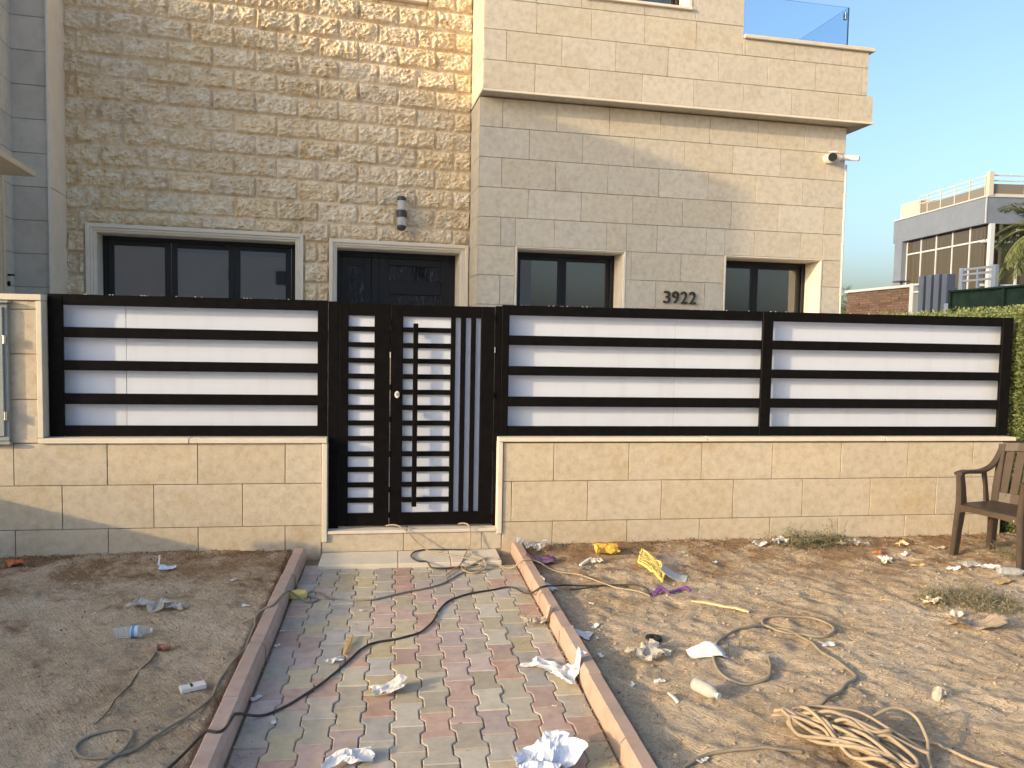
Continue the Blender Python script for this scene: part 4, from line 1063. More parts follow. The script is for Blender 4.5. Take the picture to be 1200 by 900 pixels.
# ------------------------------------------------------------------ litter and cables
def surf(x, y):
    """height of whatever lies at (x, y)"""
    if -.655 < x < .915 and y < 5.6: return .001
    if -.745 <= x <= -.655 or .915 <= x <= 1.0: return .088 if y < 5.9 else .03
    if -.549 < x < .84 and 5.6 <= y <= 5.95: return .030
    if -.511 < x < .80 and y > 5.92: return .198
    return soil_z(x, y)
def G(px, py, dz=0.0):
    z = .045
    for _ in range(6):
        p = at_height(px, py, z); z = .6*z+.4*surf(p.x, p.y)
    p = at_height(px, py, surf(p.x, p.y)); return Vector((p.x, p.y, surf(p.x, p.y)+dz))
M['paper'] = mat_mottled('soiled_white_paper', [(.62, .59, .54), (.73, .71, .68)], scale=30, rough=.7, bump=.1, objvar=.10, stain=((.46, .38, .28), 16, .58, .78))
M['tissue'] = mat_mottled('soiled_tissue', [(.66, .63, .59), (.75, .74, .72)], scale=25, rough=.9, bump=.1, objvar=.06, stain=((.50, .42, .32), 12, .60, .80))
M['film'] = mat_plain('milky_plastic_film', (.70, .67, .62), .25, .5, trans=.62, ior=1.2)
M['clear'] = mat_plain('clear_plastic', (.80, .82, .83), .08, .5, trans=.75, ior=1.18)
M['yellow'] = mat_plain('yellow_plastic', (.72, .57, .17), .5, .4, var=.08)
M['yellow_bag'] = mat_plain('yellow_bag', (.68, .40, .06), .5, .4, var=.10)
M['purple'] = mat_plain('purple_plastic', (.17, .055, .27), .5, .4, var=.1)
M['mauve_card'] = mat_plain('mauve_card', (.22, .12, .20), .6, .3, var=.1)
M['orange'] = mat_plain('orange_wrapper', (.55, .15, .05), .5, .4, var=.2)
M['card'] = mat_plain('grey_cardboard', (.34, .27, .20), .9, .1, var=.12)
M['wood'] = mat_plain('raw_wood', (.50, .33, .15), .8, .2, var=.25)
M['pale_wood'] = mat_plain('pale_wood', (.62, .50, .30), .8, .2, var=.15)
M['blue'] = mat_plain('blue_label', (.10, .28, .55), .4, .4)
M['cloth'] = mat_mottled('dirty_cloth', [(.36, .29, .21), (.58, .50, .39)], scale=40, bump=.5, bscale=200, objvar=0)
M['rust'] = mat_plain('crushed_can', (.30, .13, .09), .4, .5, metal=.3, var=.4)
M['rubber'] = mat_plain('dark_rubber', (.025, .024, .023), .6, .3)
M['cable_dark'] = mat_mottled('dusty_black_cable', [(.030, .028, .026), (.085, .075, .062)], scale=12, bump=.2, objvar=0, rough=.6)
M['cable_grey'] = mat_mottled('dusty_grey_cable', [(.21, .18, .135), (.31, .265, .20)], scale=9, bump=.2, objvar=0, rough=.65)
M['cable_cream'] = mat_mottled('cream_cable', [(.29, .225, .15), (.42, .335, .235)], scale=9, bump=.2, objvar=0, rough=.6)
M['stone_bit'] = mat_mottled('pale_stone_chip', [(.42, .36, .28), (.58, .51, .42)], scale=30, bump=.5, objvar=.1)

def sheet(name, label, cat, px, py, w, l, rot, mat, seed, amp=.02, lift=0.0, group=None, n=12, fold=None, curl=0.0, irregular=.12, dz=.004, dome=0.0):
    """crumpled sheet lying on the ground"""
    amp *= .75; c = G(px, py); rnd = random.Random(seed); R_ = Matrix.Rotation(rot, 3, 'Z')
    o3 = Vector((rnd.uniform(-50, 50), rnd.uniform(-50, 50), rnd.uniform(-50, 50)))
    nx = n; ny = max(3, int(n*l/w)); vs = []; fs = []
    for j in range(ny+1):
        for i in range(nx+1):
            u, v = i/nx-.5, j/ny-.5
            e = 1+irregular*noise.noise(Vector((math.atan2(v, u+1e-6)*1.3, seed, 0)))*2
            p = Vector((u*w*e, v*l*e, 0)); s = max(w, l)
            q = Vector((u*w/s*2.1, v*l/s*2.1, 0))+o3
            r_ = 1-abs(noise.noise(q*1.2)); r2 = 1-abs(noise.noise(q*2.7))
            z = amp*(max(0, r_-.45)*1.5+.5*max(0, r2-.5))+lift*(u+.5)**2
            if fold: z += fold*max(0, abs(v)*2-.35)**1.5
            if dome: z += dome*(1-(2*u)**2)*(1-(2*v)**2)
            if curl: z += curl*(2*u)**2
            p += Vector((noise.noise(q*1.7+Vector((9, 0, 0))), noise.noise(q*1.7+Vector((0, 9, 0))), 0))*amp*.9
            p = R_ @ p; x, y = c.x+p.x, c.y+p.y
            vs.append((x, y, max(surf(x, y)*.6+c.z*.4 if abs(surf(x, y)-c.z) < .04 else c.z, surf(x, y))+dz+z))
    for j in range(ny):
        for i in range(nx): a = j*(nx+1)+i; fs.append((a, a+1, a+nx+2, a+nx+1))
    o = MB().add(vs, fs).build_at(name, mat, c)
    sol = o.modifiers.new('thickness', 'SOLIDIFY'); sol.thickness = .0012
    return tag(o, label, cat, group)
def bottle(px, py, direction, label, length=.205, rad=.031, mat=None, blue=False, name='water_bottle', pitch=0.0):
    c = G(px, py); d = Vector((math.cos(direction), math.sin(direction), pitch)).normalized()
    t = thing(name, c, label, 'bottle'); b = c+Vector((0, 0, rad+.003))-d*length*.5
    prof = [(0, .55), (.01, .92), (.03, 1), (.17, 1), (.19, .95), (.21, 1), (.38, 1), (.40, .96), (.42, 1), (.62, 1), (.66, .97), (.72, .90), (.80, .66), (.86, .42), (.90, .38), (.94, .38)]
    sq = lambda k: 1-.0*k
    MB().tube([b+d*length*a for a, r in prof], [rad*r for a, r in prof], 18, cap=True).build('bottle_body', mat or M['clear'], t, smooth=True)
    MB().tube([b+d*length*.935, b+d*length*.99], rad*.46, 14).build('cap', M['paper'], t)
    if blue:
        MB().tube([b+d*length*.425, b+d*length*.615], rad*1.012, 18, cap=False).build('label_band', mat_plain('pale_label', (.50, .62, .75), .4, .4), t)
        s = d.cross(Vector((0, 0, 1))).normalized()
        MB().tube([b+d*length*.45+s*.0*rad, b+d*length*.53], rad*1.02, 18, cap=False).build('label_print', M['blue'], t)
    return t
def cable(name, label, pts, rad, mat, k=8, wob=.0, seed=1, cat='cable', group=None):
    P = catmull(pts, k); rnd = random.Random(seed); out = []
    for p in P:
        z = p.z if p.y > 5.85 else max(p.z, surf(p.x, p.y)+rad*.9)
        wob_ = wob+.007
        out.append(Vector((p.x+wob_*noise.noise(Vector((p.x*9, p.y*9, seed))), p.y+wob_*noise.noise(Vector((p.x*9, p.y*9, seed+9))), z)))
    # smooth heights so the cable bridges small hollows
    for _ in range(14):
        for i in range(1, len(out)-1): out[i].z = max(out[i].z, (out[i-1].z+out[i+1].z)/2*.9+out[i].z*.1)
    b = out[len(out)//2].copy(); b.z = surf(b.x, b.y)
    return tag(MB().tube(out, rad, 8).build_at(name, mat, b, smooth=True), label, cat, group)
g_ = lambda l, dz=.0: [G(x, y, dz) for x, y in l]

# --- left side
sheet('wrapper', 'crumpled orange wrapper at the foot of the left wall', 'wrapper', 17, 663, .10, .085, .4, M['orange'], 1, amp=.05)
sheet('paper_scrap', 'pale blue paper scrap lying near the left wall', 'paper', 196, 667, .12, .07, .1, mat_plain('pale_blue_paper', (.60, .68, .78), .6, .3), 2, amp=.02)
s_ = tag(MB().sweep([G(186, 664, .005), G(187, 659, .05)], .012, .006).build_at('plastic_stick', M['paper'], G(186, 664)), 'short white stick poking up beside the pale blue scrap', 'stick')
sheet('plastic_bag', 'crumpled milky plastic bag on the shaded left soil', 'bag', 178, 711, .22, .13, -.1, M['film'], 3, amp=.05, n=16, irregular=.25)
sheet('plastic_bag', 'smaller torn piece of milky film right of the crumpled bag', 'bag', 205, 714, .14, .08, -.25, M['film'], 33, amp=.04, n=12, irregular=.25)
bottle(157, 747, .12, 'clear water bottle with blue label lying on the shaded soil', length=.19, rad=.031, blue=True)
t = thing('crushed_can', G(191, 762), 'small crushed brown can on the left soil', 'can')
mb = MB(); c = G(191, 762, .016)
mb.tube([c+Vector((-.028, 0, 0)), c+Vector((-.01, .004, .002)), c+Vector((.012, -.003, -.001)), c+Vector((.03, .002, .002))], [.019, .014, .017, .018], 10); mb.build('can_body', M['rust'], t)
MB().tube([c+Vector((.0305, .002, .002)), c+Vector((.034, .002, .002))], .0165, 10).build('can_end', M['steel'], t)
a_ = [G(183+(112-183)*k/9, 766+(850-766)*k/9, .003) for k in range(10)]
for k, p in enumerate(a_): p.x += .006*math.sin(k*1.9)
tag(MB().tube(a_, [.005-.0003*k for k in range(10)], 6).build_at('twig', M['bark'], a_[0]), 'long thin dark twig lying across the left soil', 'twig')
c = G(226, 809); t = thing('cigarette_pack', c, 'white cigarette pack with open lid on the left soil', 'cigarette pack')
Tm = lambda x, y, z: c+Matrix.Rotation(.42, 3, 'Z') @ Vector((x, y, z))
MB().box(-.015, .055, -.026, .026, .006, .027, .002, T=Tm).build('pack_body', M['paper'], t)
MB().box(-.055, -.0155, -.026, .026, .004, .024, .002, T=lambda x, y, z: Tm(x, y, z+.10*max(0, -x-.03))).build('pack_lid', M['paper'], t)
MB().box(-.012, .0, -.02, .02, .0271, .0278, T=Tm).build('pack_print', M['cable_dark'], t)
for i, (x, y, l, lab) in enumerate(((288, 711, .05, 'small white paper scrap left of the path kerb'), (110, 720, .022, 'tiny white scrap above the water bottle'), (240, 717, .03, 'tiny white scrap right of the milky bag'), (87, 685, .035, 'flat pale chip on the soil near the left wall'), (274, 680, .05, 'pale flat strip near the left kerb'))):
    sheet('paper_scrap', lab, 'paper', x, y, l, l*.5, .3*i, M['paper'], 40+i, amp=.008, n=5)
tag(MB().sweep([G(283, 731, .006), G(292, 728, .012), G(301, 724, .01)], .008, .005).build_at('stick', M['pale_wood'], G(292, 728)), 'thin pale stick lying against the left kerb', 'stick')

# --- path
c = G(349, 701); t = thing('sponge', c, 'yellow oval sponge resting on the left kerb', 'sponge')
mb = MB(); n = 20; vs = []
for z, s in ((0, .86), (.008, 1), (.032, 1), (.042, .88)): vs += [(c.x+.060*s*math.copysign(abs(math.cos(2*pi*k/n))**.7, math.cos(2*pi*k/n)), c.y+.038*s*math.copysign(abs(math.sin(2*pi*k/n))**.7, math.sin(2*pi*k/n)), c.z+z+.002) for k in range(n)]
mb.add(vs, [tuple(range(n-1, -1, -1)), tuple(3*n+k for k in range(n))]+[(a*n+k, a*n+(k+1) % n, (a+1)*n+(k+1) % n, (a+1)*n+k) for a in range(3) for k in range(n)]).build('sponge_body', M['yellow'], t)
sheet('paper_sheet', 'white torn paper lying in the middle of the path', 'paper', 455, 811, .155, .10, .25, M['paper'], 5, amp=.03, lift=.03, n=10, irregular=.25)
sheet('tissue', 'crumpled white tissue at the bottom edge of the path', 'tissue', 412, 893, .17, .11, .2, M['tissue'], 6, amp=.04, n=14, irregular=.3)
sheet('plastic_sheet', 'large crumpled white plastic sheet at the bottom of the path', 'plastic sheet', 640, 900, .25, .20, .5, mat_plain('bluish_white_film', (.66, .69, .74), .35, .5), 7, amp=.075, n=18, irregular=.3, lift=.03)
sheet('paper_scrap', 'white scrap beside the large plastic sheet on the path', 'paper', 661, 877, .055, .05, 1.0, M['paper'], 8, amp=.02, n=6)
sheet('tissue', 'long torn white tissue lying against the right kerb', 'tissue', 640, 783, .22, .10, -.65, M['tissue'], 9, amp=.03, n=16, irregular=.35)
sheet('tissue', 'folded white tissue corner propped on the right kerb', 'tissue', 666, 797, .13, .11, .7, M['tissue'], 10, amp=.05, n=12, irregular=.25, lift=.025)
sheet('rag', 'crumpled beige rag on the path by the right kerb', 'rag', 627, 731, .17, .07, -.25, M['cloth'], 11, amp=.05, n=14, irregular=.35)
c = G(408, 758); t = thing('wood_chip', c, 'splintered tan wood chip on the path', 'wood')
MB().sweep([G(403, 769, .008), G(408, 757, .012), G(413, 747, .014)], [.012, .026, .008], [.006, .010, .006]).build('splinter', M['wood'], t)
sheet('paper_scrap', 'small white scrap beside the tan wood chip', 'paper', 391, 776, .085, .05, .5, M['paper'], 12, amp=.02, n=6, irregular=.4)
for i, (x, y, l, lab) in enumerate(((331, 741, .03, 'white scrap in the joint along the left kerb'), (325, 758, .035, 'second white scrap in the joint along the left kerb'), (300, 820, .05, 'white scrap on the path at the left kerb'), (321, 848, .03, 'white scrap lying in a left paver joint'), (423, 717, .025, 'tiny white scrap between the two cables'), (650, 829, .02, 'tiny white scrap near the right kerb'))):
    sheet('paper_scrap', lab, 'paper', x, y, l, l*.6, .5*i, M['paper'], 60+i, amp=.012, n=5)
# debris in the corner beside the step
sheet('plastic_bag', 'crumpled clear film in the corner right of the step', 'bag', 622, 645, .22, .10, .1, M['clear'], 13, amp=.09, n=14, irregular=.3)
sheet('wrapper', 'mauve wrapper lying behind the right kerb', 'wrapper', 633, 660, .21, .10, -.25, M['mauve_card'], 14, amp=.03, n=10)
sheet('wrapper', 'small purple foil wrapper behind the mauve one', 'wrapper', 645, 656, .06, .05, .5, M['purple'], 15, amp=.04, n=7)

# --- right side
sheet('paper_strip', 'bluish white flat strip lying beside the right kerb', 'paper', 644, 689, .055, .16, .35, M['paper'], 16, amp=.006, n=6, irregular=.05)
sheet('bag', 'crumpled yellow plastic bag near the wall', 'bag', 711, 650, .17, .12, -.3, M['yellow_bag'], 17, amp=.08, n=14, irregular=.3)
sheet('paper_scrap', 'pale yellow folded paper left of the yellow tray', 'paper', 698, 658, .09, .07, .2, mat_plain('pale_yellow_paper', (.68, .62, .44), .7, .2), 18, amp=.03, n=8)
tag(MB().sweep([G(680, 664, .012), G(690, 658, .02)], .022, .010).build_at('plastic_stick', M['paper'], G(685, 661)), 'short white stick left of the pale yellow paper', 'stick')
def mesh_tray():
    c = G(769, 683); t = thing('mesh_tray', c, 'yellow plastic mesh tray lying tilted with a grey sheet beside it', 'tray')
    A = G(748, 661, .02); B_ = G(776, 684, .012); up = Vector((.085, .17, .045))
    e = (B_-A); n = 17; m_ = 9
    P = lambda i, j: A+e*(i/n)+up*(j/m_)+Vector((.015, -.02, .01))*math.sin(pi*i/n)*(1-j/m_)+Vector((0, 0, .022))*noise.noise(Vector((i*.35, j*.45, 2)))
    mb = MB()
    for i in range(n+1): mb.tube([P(i, j) for j in range(m_+1)], .0030, 4)
    for j in range(m_+1): mb.tube([P(i, j) for i in range(n+1)], .0030, 4)
    stuff(mb.build('mesh', M['yellow'], t))
    r = MB().sweep([P(i, 0) for i in range(n+1)], .014, .020); r.sweep([P(i, m_) for i in range(n+1)], .012, .014); r.sweep([P(0, j) for j in range(m_+1)], .012, .014); r.sweep([P(n, j) for j in range(m_+1)], .012, .014)
    r.build('rim', M['yellow'], t)
    q = G(786, 679); vs = []; k = 8
    for j in range(3):
        for i in range(k+1):
            f = i/k; p = q+Vector((-.05+.16*f, .05-.07*f, .07*(1-f)**2+.004)); p += Vector((.03, .06, 0))*(j-1); p.z = max(p.z, surf(p.x, p.y)+.003); vs.append(p)
    o = MB().add(vs, [(j*(k+1)+i, j*(k+1)+i+1, (j+1)*(k+1)+i+1, (j+1)*(k+1)+i) for j in range(2) for i in range(k)]).build('grey_sheet', mat_plain('pale_grey_sheet', (.50, .50, .48), .6, .3), t); sol = o.modifiers.new('thickness', 'SOLIDIFY'); sol.thickness = .002
mesh_tray()
pts = [G(767, 698, .012), G(775, 694, .03), G(783, 697, .014), G(795, 694, .016), G(803, 692, .022), G(809, 694, .01)]
tag(MB().sweep(catmull(pts, 4), [.030, .034, .036, .04, .030, .02, .014, .014, .014, .016, .02, .024, .026, .03, .03, .03, .026, .024, .02, .016, .012], .012).build_at('strap', M['purple'], G(788, 696)), 'twisted purple plastic strap below the yellow tray', 'strap')
c = G(845, 712); t = thing('wood_strip', c, 'pale split wood strip lying flat on the right soil', 'wood')
MB().sweep([G(810, 706, .010), G(830, 709, .016), G(850, 713, .012)], [.012, .040, .022], [.008, .016, .012]).build('wide_splinter', M['pale_wood'], t)
MB().sweep([G(846, 713, .014), G(862, 715, .016), G(878, 719, .012)], [.020, .030, .034], [.010, .012, .012]).build('narrow_splinter', M['pale_wood'], t)
sheet('paper_scrap', 'white plate fragment in the shade of the right kerb', 'paper', 682, 746, .11, .075, -.6, M['paper'], 19, amp=.012, n=8, irregular=.3)
sheet('paper_scrap', 'narrow white scrap right of the plate fragment', 'paper', 698, 735, .03, .08, -.6, M['paper'], 20, amp=.01, n=5)
sheet('plastic_bag', 'clear plastic bag puffed up on the right soil', 'bag', 761, 769, .17, .15, .4, M['film'], 21, amp=.055, n=16, irregular=.25)
c = G(766, 751, .01); t = thing('rubber_ring', c, 'black rubber ring lying behind the clear bag', 'ring')
rg = MB(); n = 20; vs = []
for r, z in ((.016, 0), (.017, .012), (.045, .012), (.047, 0)): vs += [(c.x+r*math.cos(2*pi*k/n), c.y+r*math.sin(2*pi*k/n), c.z+z) for k in range(n)]
rg.add(vs, [(a*n+k, a*n+(k+1) % n, ((a+1) % 4)*n+(k+1) % n, ((a+1) % 4)*n+k) for a in range(4) for k in range(n)]).build('ring_body', M['rubber'], t)
sheet('dust_mask', 'white folded dust mask lying on the grey cord', 'mask', 828, 767, .205, .10, -.12, M['tissue'], 22, amp=.012, n=16, irregular=.1, dome=.06)
bottle(828, 817, -1.15, 'dusty plastic bottle lying towards the camera on the right soil', length=.155, rad=.032, mat=mat_plain('dusty_clear_plastic', (.60, .57, .52), .35, .4, trans=.3, ior=1.2))
tag(MB().sweep([G(784, 814, .006), G(790, 820, .010), G(795, 825, .006)], .014, .010).build_at('stick', M['paper'], G(790, 820)), 'short white stick left of the dusty bottle', 'stick')
for i, (x, y, l, lab) in enumerate(((773, 800, .05, 'thin pale scrap above the short white stick'), (741, 805, .035, 'small white scrap at the edge of the kerb shadow'), (704, 771, .05, 'thin white sliver in the kerb shadow'), (692, 709, .03, 'tiny white chip in the kerb shadow'), (970, 757, .09, 'white crumpled scrap under the cord loop'), (823, 893, .05, 'small white scrap at the bottom beside the cord'), (700, 750, .03, 'pale chip right of the plate fragment'))):
    sheet('paper_scrap', lab, 'paper', x, y, l, l*.45, .7*i+.3, M['paper'], 80+i, amp=.015, n=6, irregular=.3)
# stump / stones
c = G(1100, 818); mb = MB()
mb.tube([c+Vector((-.012, 0, -.01)), c+Vector((-.006, 0, .02)), c+Vector((.01, .01, .045))], [.022, .024, .014], 8); mb.tube([c+Vector((.0, .01, .015)), c+Vector((.035, .0, .025))], [.018, .010], 7)
tag(mb.build_at('clod', M['stone_bit'], c), 'small upright tan clod casting a shadow on the right soil', 'stone')
sheet('cardboard', 'curled grey cardboard piece below the dry weeds', 'cardboard', 1144, 735, .26, .14, -.28, M['card'], 23, amp=.02, n=14, irregular=.08, curl=.05)
sheet('cardboard', 'folded tan cardboard flap left of the curled grey piece', 'cardboard', 1124, 733, .12, .07, -.6, M['card'], 24, amp=.03, n=8, irregular=.2)
sheet('paper_scrap', 'cream torn paper at the left of the dry weeds', 'paper', 1090, 708, .10, .08, .4, mat_plain('cream_paper', (.66, .57, .42), .8, .2), 25, amp=.05, n=9, irregular=.35)
sheet('paper_scrap', 'small cream paper between weeds and cardboard', 'paper', 1122, 722, .09, .05, .2, mat_plain('cream_paper', (.60, .52, .40), .8, .2), 26, amp=.03, n=7, irregular=.35)
# litter along the right wall
for i, (x, y, w, l, mk, lab, a) in enumerate((
    (891, 641, .11, .06, 'paper', 'crumpled white paper at the wall foot left of the green weeds', .05), (913, 637, .12, .07, 'paper', 'white paper tucked under the left end of the green weeds', .06),
    (1006, 641, .13, .08, 'film', 'grey milky film at the right end of the green weeds', .07), (985, 640, .09, .05, 'cloth', 'tan rag under the green weeds', .05),
    (1037, 660, .09, .07, 'paper', 'white crumpled paper standing below the wall', .06), (1028, 650, .06, .03, 'orange', 'small red and white wrapper below the wall', .03),
    (1056, 639, .12, .04, 'pale_wood', 'pale curved bark piece near the wall', .04), (1077, 664, .13, .03, 'wood', 'orange brown wood sliver before the chair', .02),
    (1098, 644, .10, .04, 'cloth', 'tan leaf-like scrap beside the chair leg', .03), (1060, 651, .05, .03, 'paper', 'tiny white scrap between wall and chair', .02),
    (1140, 665, .14, .07, 'film', 'crumpled milky film in front of the chair', .05), (1160, 668, .16, .08, 'paper', 'white torn wrapper in front of the chair', .05),
    (1180, 683, .18, .04, 'wood', 'yellowish cardboard sliver at the right edge', .02), (1118, 668, .08, .05, 'paper', 'white scrap left of the milky film by the chair', .03),
    (838, 660, .035, .025, 'paper', 'tiny white chip right of the yellow tray shadow', .01), (752, 648, .04, .03, 'paper', 'tiny white chip above the yellow tray', .01))):
    sheet('scrap' if mk in ('cloth', 'wood', 'pale_wood') else 'paper_scrap', lab, 'scrap', x, y, w, l, .5*math.sin(i*2.3), M[mk], 100+i, amp=a, n=9, irregular=.3)
bottle(1186, 675, -.25, 'crushed clear bottle lying under the chair', length=.21, rad=.03)

# --- cables
RC = .0062
cable('cable', 'dark dusty cable curving diagonally across the path to the lower left', g_([(735, 689), (700, 688), (665, 690), (625, 690), (600, 690), (577, 692), (545, 698), (522, 708), (508, 728), (494, 741), (470, 749), (440, 754), (424, 762), (400, 783), (372, 806), (345, 823), (318, 837), (285, 850), (260, 858), (235, 873), (205, 897), (190, 912)]), RC, M['cable_dark'], cat='cable')
cable('cable', 'grey cable running past the sponge and looping on the left soil', g_([(575, 668), (545, 671), (520, 684), (500, 690), (470, 696), (440, 703), (415, 704), (385, 702), (378, 697), (365, 694), (360, 699), (372, 703), (362, 707), (340, 707), (318, 711), (303, 722), (296, 740), (288, 762), (270, 782), (256, 800), (245, 822), (220, 842), (185, 863), (160, 880), (130, 888), (100, 890), (88, 882), (98, 868), (122, 860), (148, 857), (155, 864), (146, 880), (128, 893), (112, 905)]), RC, M['cable_grey'], cat='cable')
cable('cable', 'cream cable coming from under the gate and crossing the right kerb', [at_depth(452, 616, 5.99), at_depth(459, 615, 5.955), at_depth(467, 616.5, 5.915), at_depth(477, 623, 5.895), at_depth(488, 634, 5.875), at_depth(498, 644, 5.85), G(507, 650, .02), G(530, 653, .012), G(552, 657, .01), G(568, 664, .01), G(585, 664, .01), G(600, 659, .004), G(615, 657, .006), G(632, 664, .006), G(650, 672, .006), G(675, 675, .006), G(698, 682, .006), G(722, 690, .006), G(748, 694, .006), G(762, 700, .006)], .0052, M['cable_cream'], cat='cable')
cable('cable', 'cream cable hanging out under the right side of the gate', [at_depth(537, 614, 5.99), at_depth(543, 613, 5.955), at_depth(549, 615, 5.915), at_depth(551.5, 622, 5.895), at_depth(551.5, 632, 5.885), at_depth(551, 640, 5.87), G(547, 648, .012), G(540, 660, .01), G(533, 668, .01), G(522, 676, .01)], .0052, M['cable_cream'], cat='cable')
cable('cable', 'looped cream and black cord end lying on the doorstep', [G(550, 646, .012), G(557, 653, .01), G(566, 661, .01), G(570, 667, .01), G(558, 673, .01), G(545, 671, .012), G(542, 666, .012), G(552, 661, .014), G(570, 660, .012), G(585, 661, .01)], .0052, M['cable_cream'], cat='cable')
cable('cable', 'black cord with cream end curving over the doorstep slab', [G(551, 645, .006), G(520, 645, .006), G(498, 645, .006), G(486, 648, .008), G(482, 653, .01), G(490, 659, .01), G(500, 664, .01), G(507, 668, .01), G(530, 667, .01), G(560, 663, .01)], .0058, M['cable_dark'], cat='cable')
cable('cable', 'short black and tan cable behind the right kerb', g_([(668, 692), (685, 690), (705, 687), (735, 686), (755, 690), (762, 697)]), .005, M['cable_dark'], cat='cable')
cable('extension_cord', 'thick tan extension cord looping across the right soil', g_([(901, 772), (903, 785), (900, 795), (888, 801), (870, 803), (852, 797), (840, 785), (836, 772), (838, 760), (848, 748), (862, 740), (880, 736), (898, 736), (915, 741), (940, 746), (965, 748), (977, 743), (972, 734), (950, 726), (920, 724), (900, 726), (894, 733), (906, 738), (930, 745), (950, 755), (965, 768), (985, 780), (1000, 791), (1003, 797), (990, 804), (980, 816), (965, 825), (952, 832), (943, 840)]), .0078, M['cable_grey'], cat='extension cord')
def cord_pile():
    rnd = random.Random(12); P = []
    A = G(918, 852); B_ = G(1065, 905); ax = (B_-A); ln = ax.length; ax.normalize(); sd = Vector((-ax.y, ax.x, 0))
    for k in range(11):
        off = rnd.uniform(-.06, .06); a0 = rnd.uniform(-.05, .10)+(.10 if k % 3 == 0 else 0); b0 = ln*rnd.uniform(.62, 1.15); wd = rnd.uniform(.028, .085); tw = rnd.uniform(-.16, .16)
        bow = rnd.uniform(-.05, .05); sgn = rnd.choice((1, 1, -1))
        for s in range(10):
            th = 2*pi*s/10+rnd.uniform(-.12, .12)
            along = (a0+b0)/2+(b0-a0)/2*math.cos(th+pi); q = along/ln
            lat = off+sgn*wd*math.sin(th)*(1.25-.5*q)+tw*(q-.4)+bow*math.sin(q*pi)+rnd.uniform(-.012, .012)
            z = .010+.10*rnd.random()*math.exp(-((q-.35)/.5)**2)+.045*(k/11)
            p = A+ax*along+sd*lat; P.append(Vector((p.x, p.y, surf(p.x, p.y)+z)))
    P += [G(1080, 873, .02), G(1105, 880, .015), G(1140, 895, .012), G(1175, 906, .01)]
    t = Vector((A.x+.2, A.y, surf(A.x+.2, A.y)))
    tag(MB().tube(catmull(P, 6), .0078, 7).build_at('extension_cord', M['cable_cream'], t, smooth=True), 'heaped bundle of cream extension cord at the bottom right', 'extension cord')
cord_pile()
cable('cable', 'grey cable tail leaving the bottom of the cord bundle to the left', g_([(940, 884), (915, 881), (880, 880), (850, 883), (825, 890), (800, 902)]), .0072, M['cable_grey'], cat='cable')
cable('cable', 'single cream cord arching out of the bundle to the right', [G(985, 880, .03), G(1020, 868, .10), G(1050, 862, .12), G(1078, 872, .09), G(1090, 900, .02), G(1092, 915, .01)], .0075, M['cable_cream'], cat='cable')

# --- weeds
def weeds(px, py, rx, ry, n, h, label, seed, mat='weed', lean=0.0):
    c = G(px, py); t = thing('weed_clump', c, label, 'weeds'); rnd = random.Random(seed); st_ = MB(); lf = MB()
    for _ in range(n):
        a = rnd.uniform(0, 2*pi); r = math.sqrt(rnd.random()); x = c.x+rx*r*math.cos(a); y = c.y+ry*r*math.sin(a)
        p = Vector((x, y, surf(x, y)-.004)); d = Vector((rnd.uniform(-1, 1)+lean, rnd.uniform(-1, 1), rnd.uniform(.25, 1.0))).normalized(); L_ = h*rnd.uniform(.5, 1.3)
        pts = []
        for k in range(6):
            pts.append(p.copy()); p = p+d*L_/5; d = (d+Vector((rnd.uniform(-.35, .35), rnd.uniform(-.35, .35), -.22))).normalized(); p.z = max(p.z, surf(p.x, p.y)+.002)
        st_.tube(pts, [.0016, .0014, .0013, .0012, .001, .0006], 4)
        for q in pts[1:]:
            for _k in range(3): leaf(lf, q, Vector((rnd.uniform(-1, 1), rnd.uniform(-1, 1), rnd.uniform(-.2, .8))), Vector((0, 0, 1)), rnd.uniform(.012, .03), rnd.uniform(.003, .008))
    st_.build('stems', M['straw'], t); lf.build('leaves', M[mat], t)
weeds(1130, 705, .36, .17, 230, .13, 'dry grey green weed clump left of the chair', 3)
weeds(1168, 715, .18, .14, 60, .10, 'sparse dry weeds above the curled cardboard', 4)
M['weed_green'] = leaf_mat('green_weed_leaf', (.12, .15, .07), (.30, .32, .18), .8)
weeds(945, 637, .30, .09, 260, .15, 'low green weeds growing at the foot of the right wall', 5, 'weed_green')
weeds(975, 630, .12, .05, 40, .16, 'taller weed stems rising beside the low green weeds', 6, 'weed_green', lean=-.8)
weeds(1186, 650, .08, .2, 60, .12, 'green weeds behind the chair under the hedge', 8, 'weed_green')

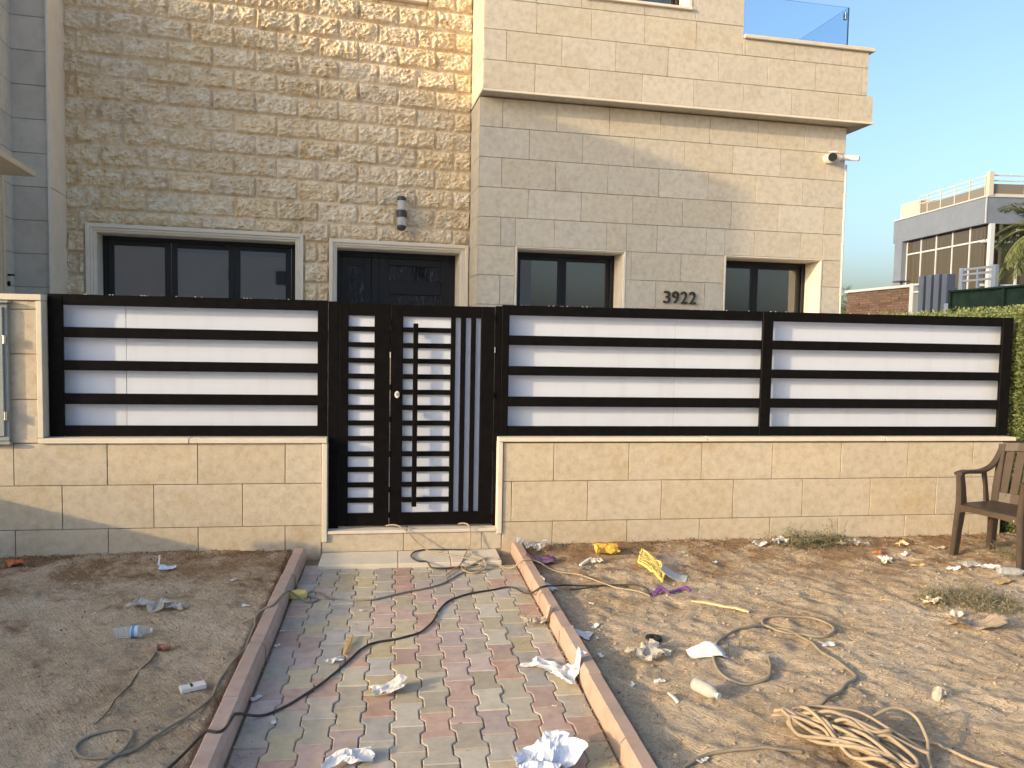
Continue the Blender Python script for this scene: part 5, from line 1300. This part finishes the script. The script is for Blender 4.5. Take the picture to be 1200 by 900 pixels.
# --- loose matter on the soil
def scatter():
    rnd = random.Random(99); mb = MB(); clod = MB(); dark = MB()
    def spot():
        while True:
            x = rnd.uniform(-3.6, 6.2); y = 2.3+3.65*rnd.random()**.9
            if -.78 < x < 1.03: continue
            return x, y
    for _ in range(30000):
        x, y = spot(); l = rnd.uniform(.008, .035)*(1.8 if rnd.random() < .06 else 1); w = rnd.uniform(.0006, .0018); a = rnd.gauss(.75 if x > 0 else .4, .9)
        dx, dy = math.cos(a)*l, math.sin(a)*l; z0 = surf(x, y)+rnd.uniform(.0005, .005); z1 = surf(x+dx, y+dy)+rnd.uniform(.0005, .009)
        s = Vector((-dy, dx, 0)).normalized()*w
        p, q = Vector((x, y, z0)), Vector((x+dx, y+dy, z1)); m_ = (p+q)/2+Vector((0, 0, .002))
        mb.add([p-s, p+s, m_+s*1.2, m_-s*1.2, q], [(0, 1, 2, 3), (3, 2, 4)])
    for _ in range(9000):     # darker leaf crumbs, thickest along the walls
        x, y = spot()
        if rnd.random() < .55: y = 5.93-abs(rnd.gauss(0, .16))
        if not (y < 5.94): continue
        k = noise.noise(Vector((x*1.6, y*1.6, 5)))
        if k < -.05 and y < 5.6: continue
        l = rnd.uniform(.006, .02); p = Vector((x, y, surf(x, y)+rnd.uniform(0, .010)))
        leaf(dark, p, Vector((rnd.uniform(-1, 1), rnd.uniform(-1, 1), rnd.uniform(-.2, .6))), Vector((rnd.uniform(-.6, .6), rnd.uniform(-.6, .6), 1)), l, l*rnd.uniform(.25, .6))
    for _ in range(9500):
        x, y = spot(); r = .0025+.014*rnd.random()**5; z = surf(x, y)
        o = [Vector((r*rnd.uniform(.7, 1.2), 0, 0)), Vector((0, r*rnd.uniform(.7, 1.2), 0)), Vector((-r*rnd.uniform(.7, 1.2), 0, 0)), Vector((0, -r*rnd.uniform(.7, 1.2), 0)), Vector((0, 0, r*.8))]
        R_ = Matrix.Rotation(rnd.uniform(0, 6.3), 3, 'Z'); clod.add([Vector((x, y, z))+R_ @ v for v in o], [(0, 1, 4), (1, 2, 4), (2, 3, 4), (3, 0, 4)])
    stuff(mb.build('dry_straw', M['straw']))
    M['crumb'] = leaf_mat('leaf_crumbs', (.045, .025, .013), (.22, .13, .065), .9)
    stuff(dark.build('leaf_litter', M['crumb'])); stuff(clod.build('soil_crumbs', M['soil']))
scatter()
def path_sand():
    # blown soil lying along both kerbs and in the joints
    rnd = random.Random(3); mb = MB()
    for _ in range(2600):
        side = rnd.random()
        x = (.913-abs(rnd.gauss(0, .035))) if side < .5 else (-.653+abs(rnd.gauss(0, .04)) if side < .85 else rnd.uniform(-.64, .9)); y = rnd.uniform(2.4, 5.6); r = .0015+.006*rnd.random()**4
        o = [Vector((r, 0, 0)), Vector((0, r*.8, 0)), Vector((-r*.9, 0, 0)), Vector((0, -r, 0)), Vector((0, 0, r*.8))]
        R_ = Matrix.Rotation(rnd.uniform(0, 6.3), 3, 'Z'); mb.add([Vector((x, y, 0))+R_ @ v for v in o], [(0, 1, 4), (1, 2, 4), (2, 3, 4), (3, 0, 4)])
    stuff(mb.build('path_grit', M['soil']))
path_sand()

# ------------------------------------------------------------------ things that come in numbers carry a common group
GROUPS = {'paper_scrap': 'paper scraps lying about', 'scrap': 'scraps below the right wall', 'cable': 'cables trailing over path and soil', 'extension_cord': 'tan extension cords on the right soil',
          'weed_clump': 'weed clumps on the right soil', 'plinth_wall': 'stone plinth walls under the metal fence', 'metal_fence': 'black and white metal fence sections', 'tissue': 'crumpled tissues on the path',
          'plastic_bag': 'discarded plastic bags', 'water_bottle': 'discarded plastic bottles', 'wrapper': 'discarded wrappers', 'cardboard': 'cardboard pieces by the weeds', 'plastic_stick': 'short white sticks', 'stick': 'thin loose sticks',
          'palm_tree': 'palm trees behind the house', 'villa': 'villas around the plot'}
for o in SC.objects:
    if o.parent is None and 'label' in o.keys() and 'group' not in o.keys():
        k = o.name.split('.')[0]
        if k in GROUPS: o['group'] = GROUPS[k]
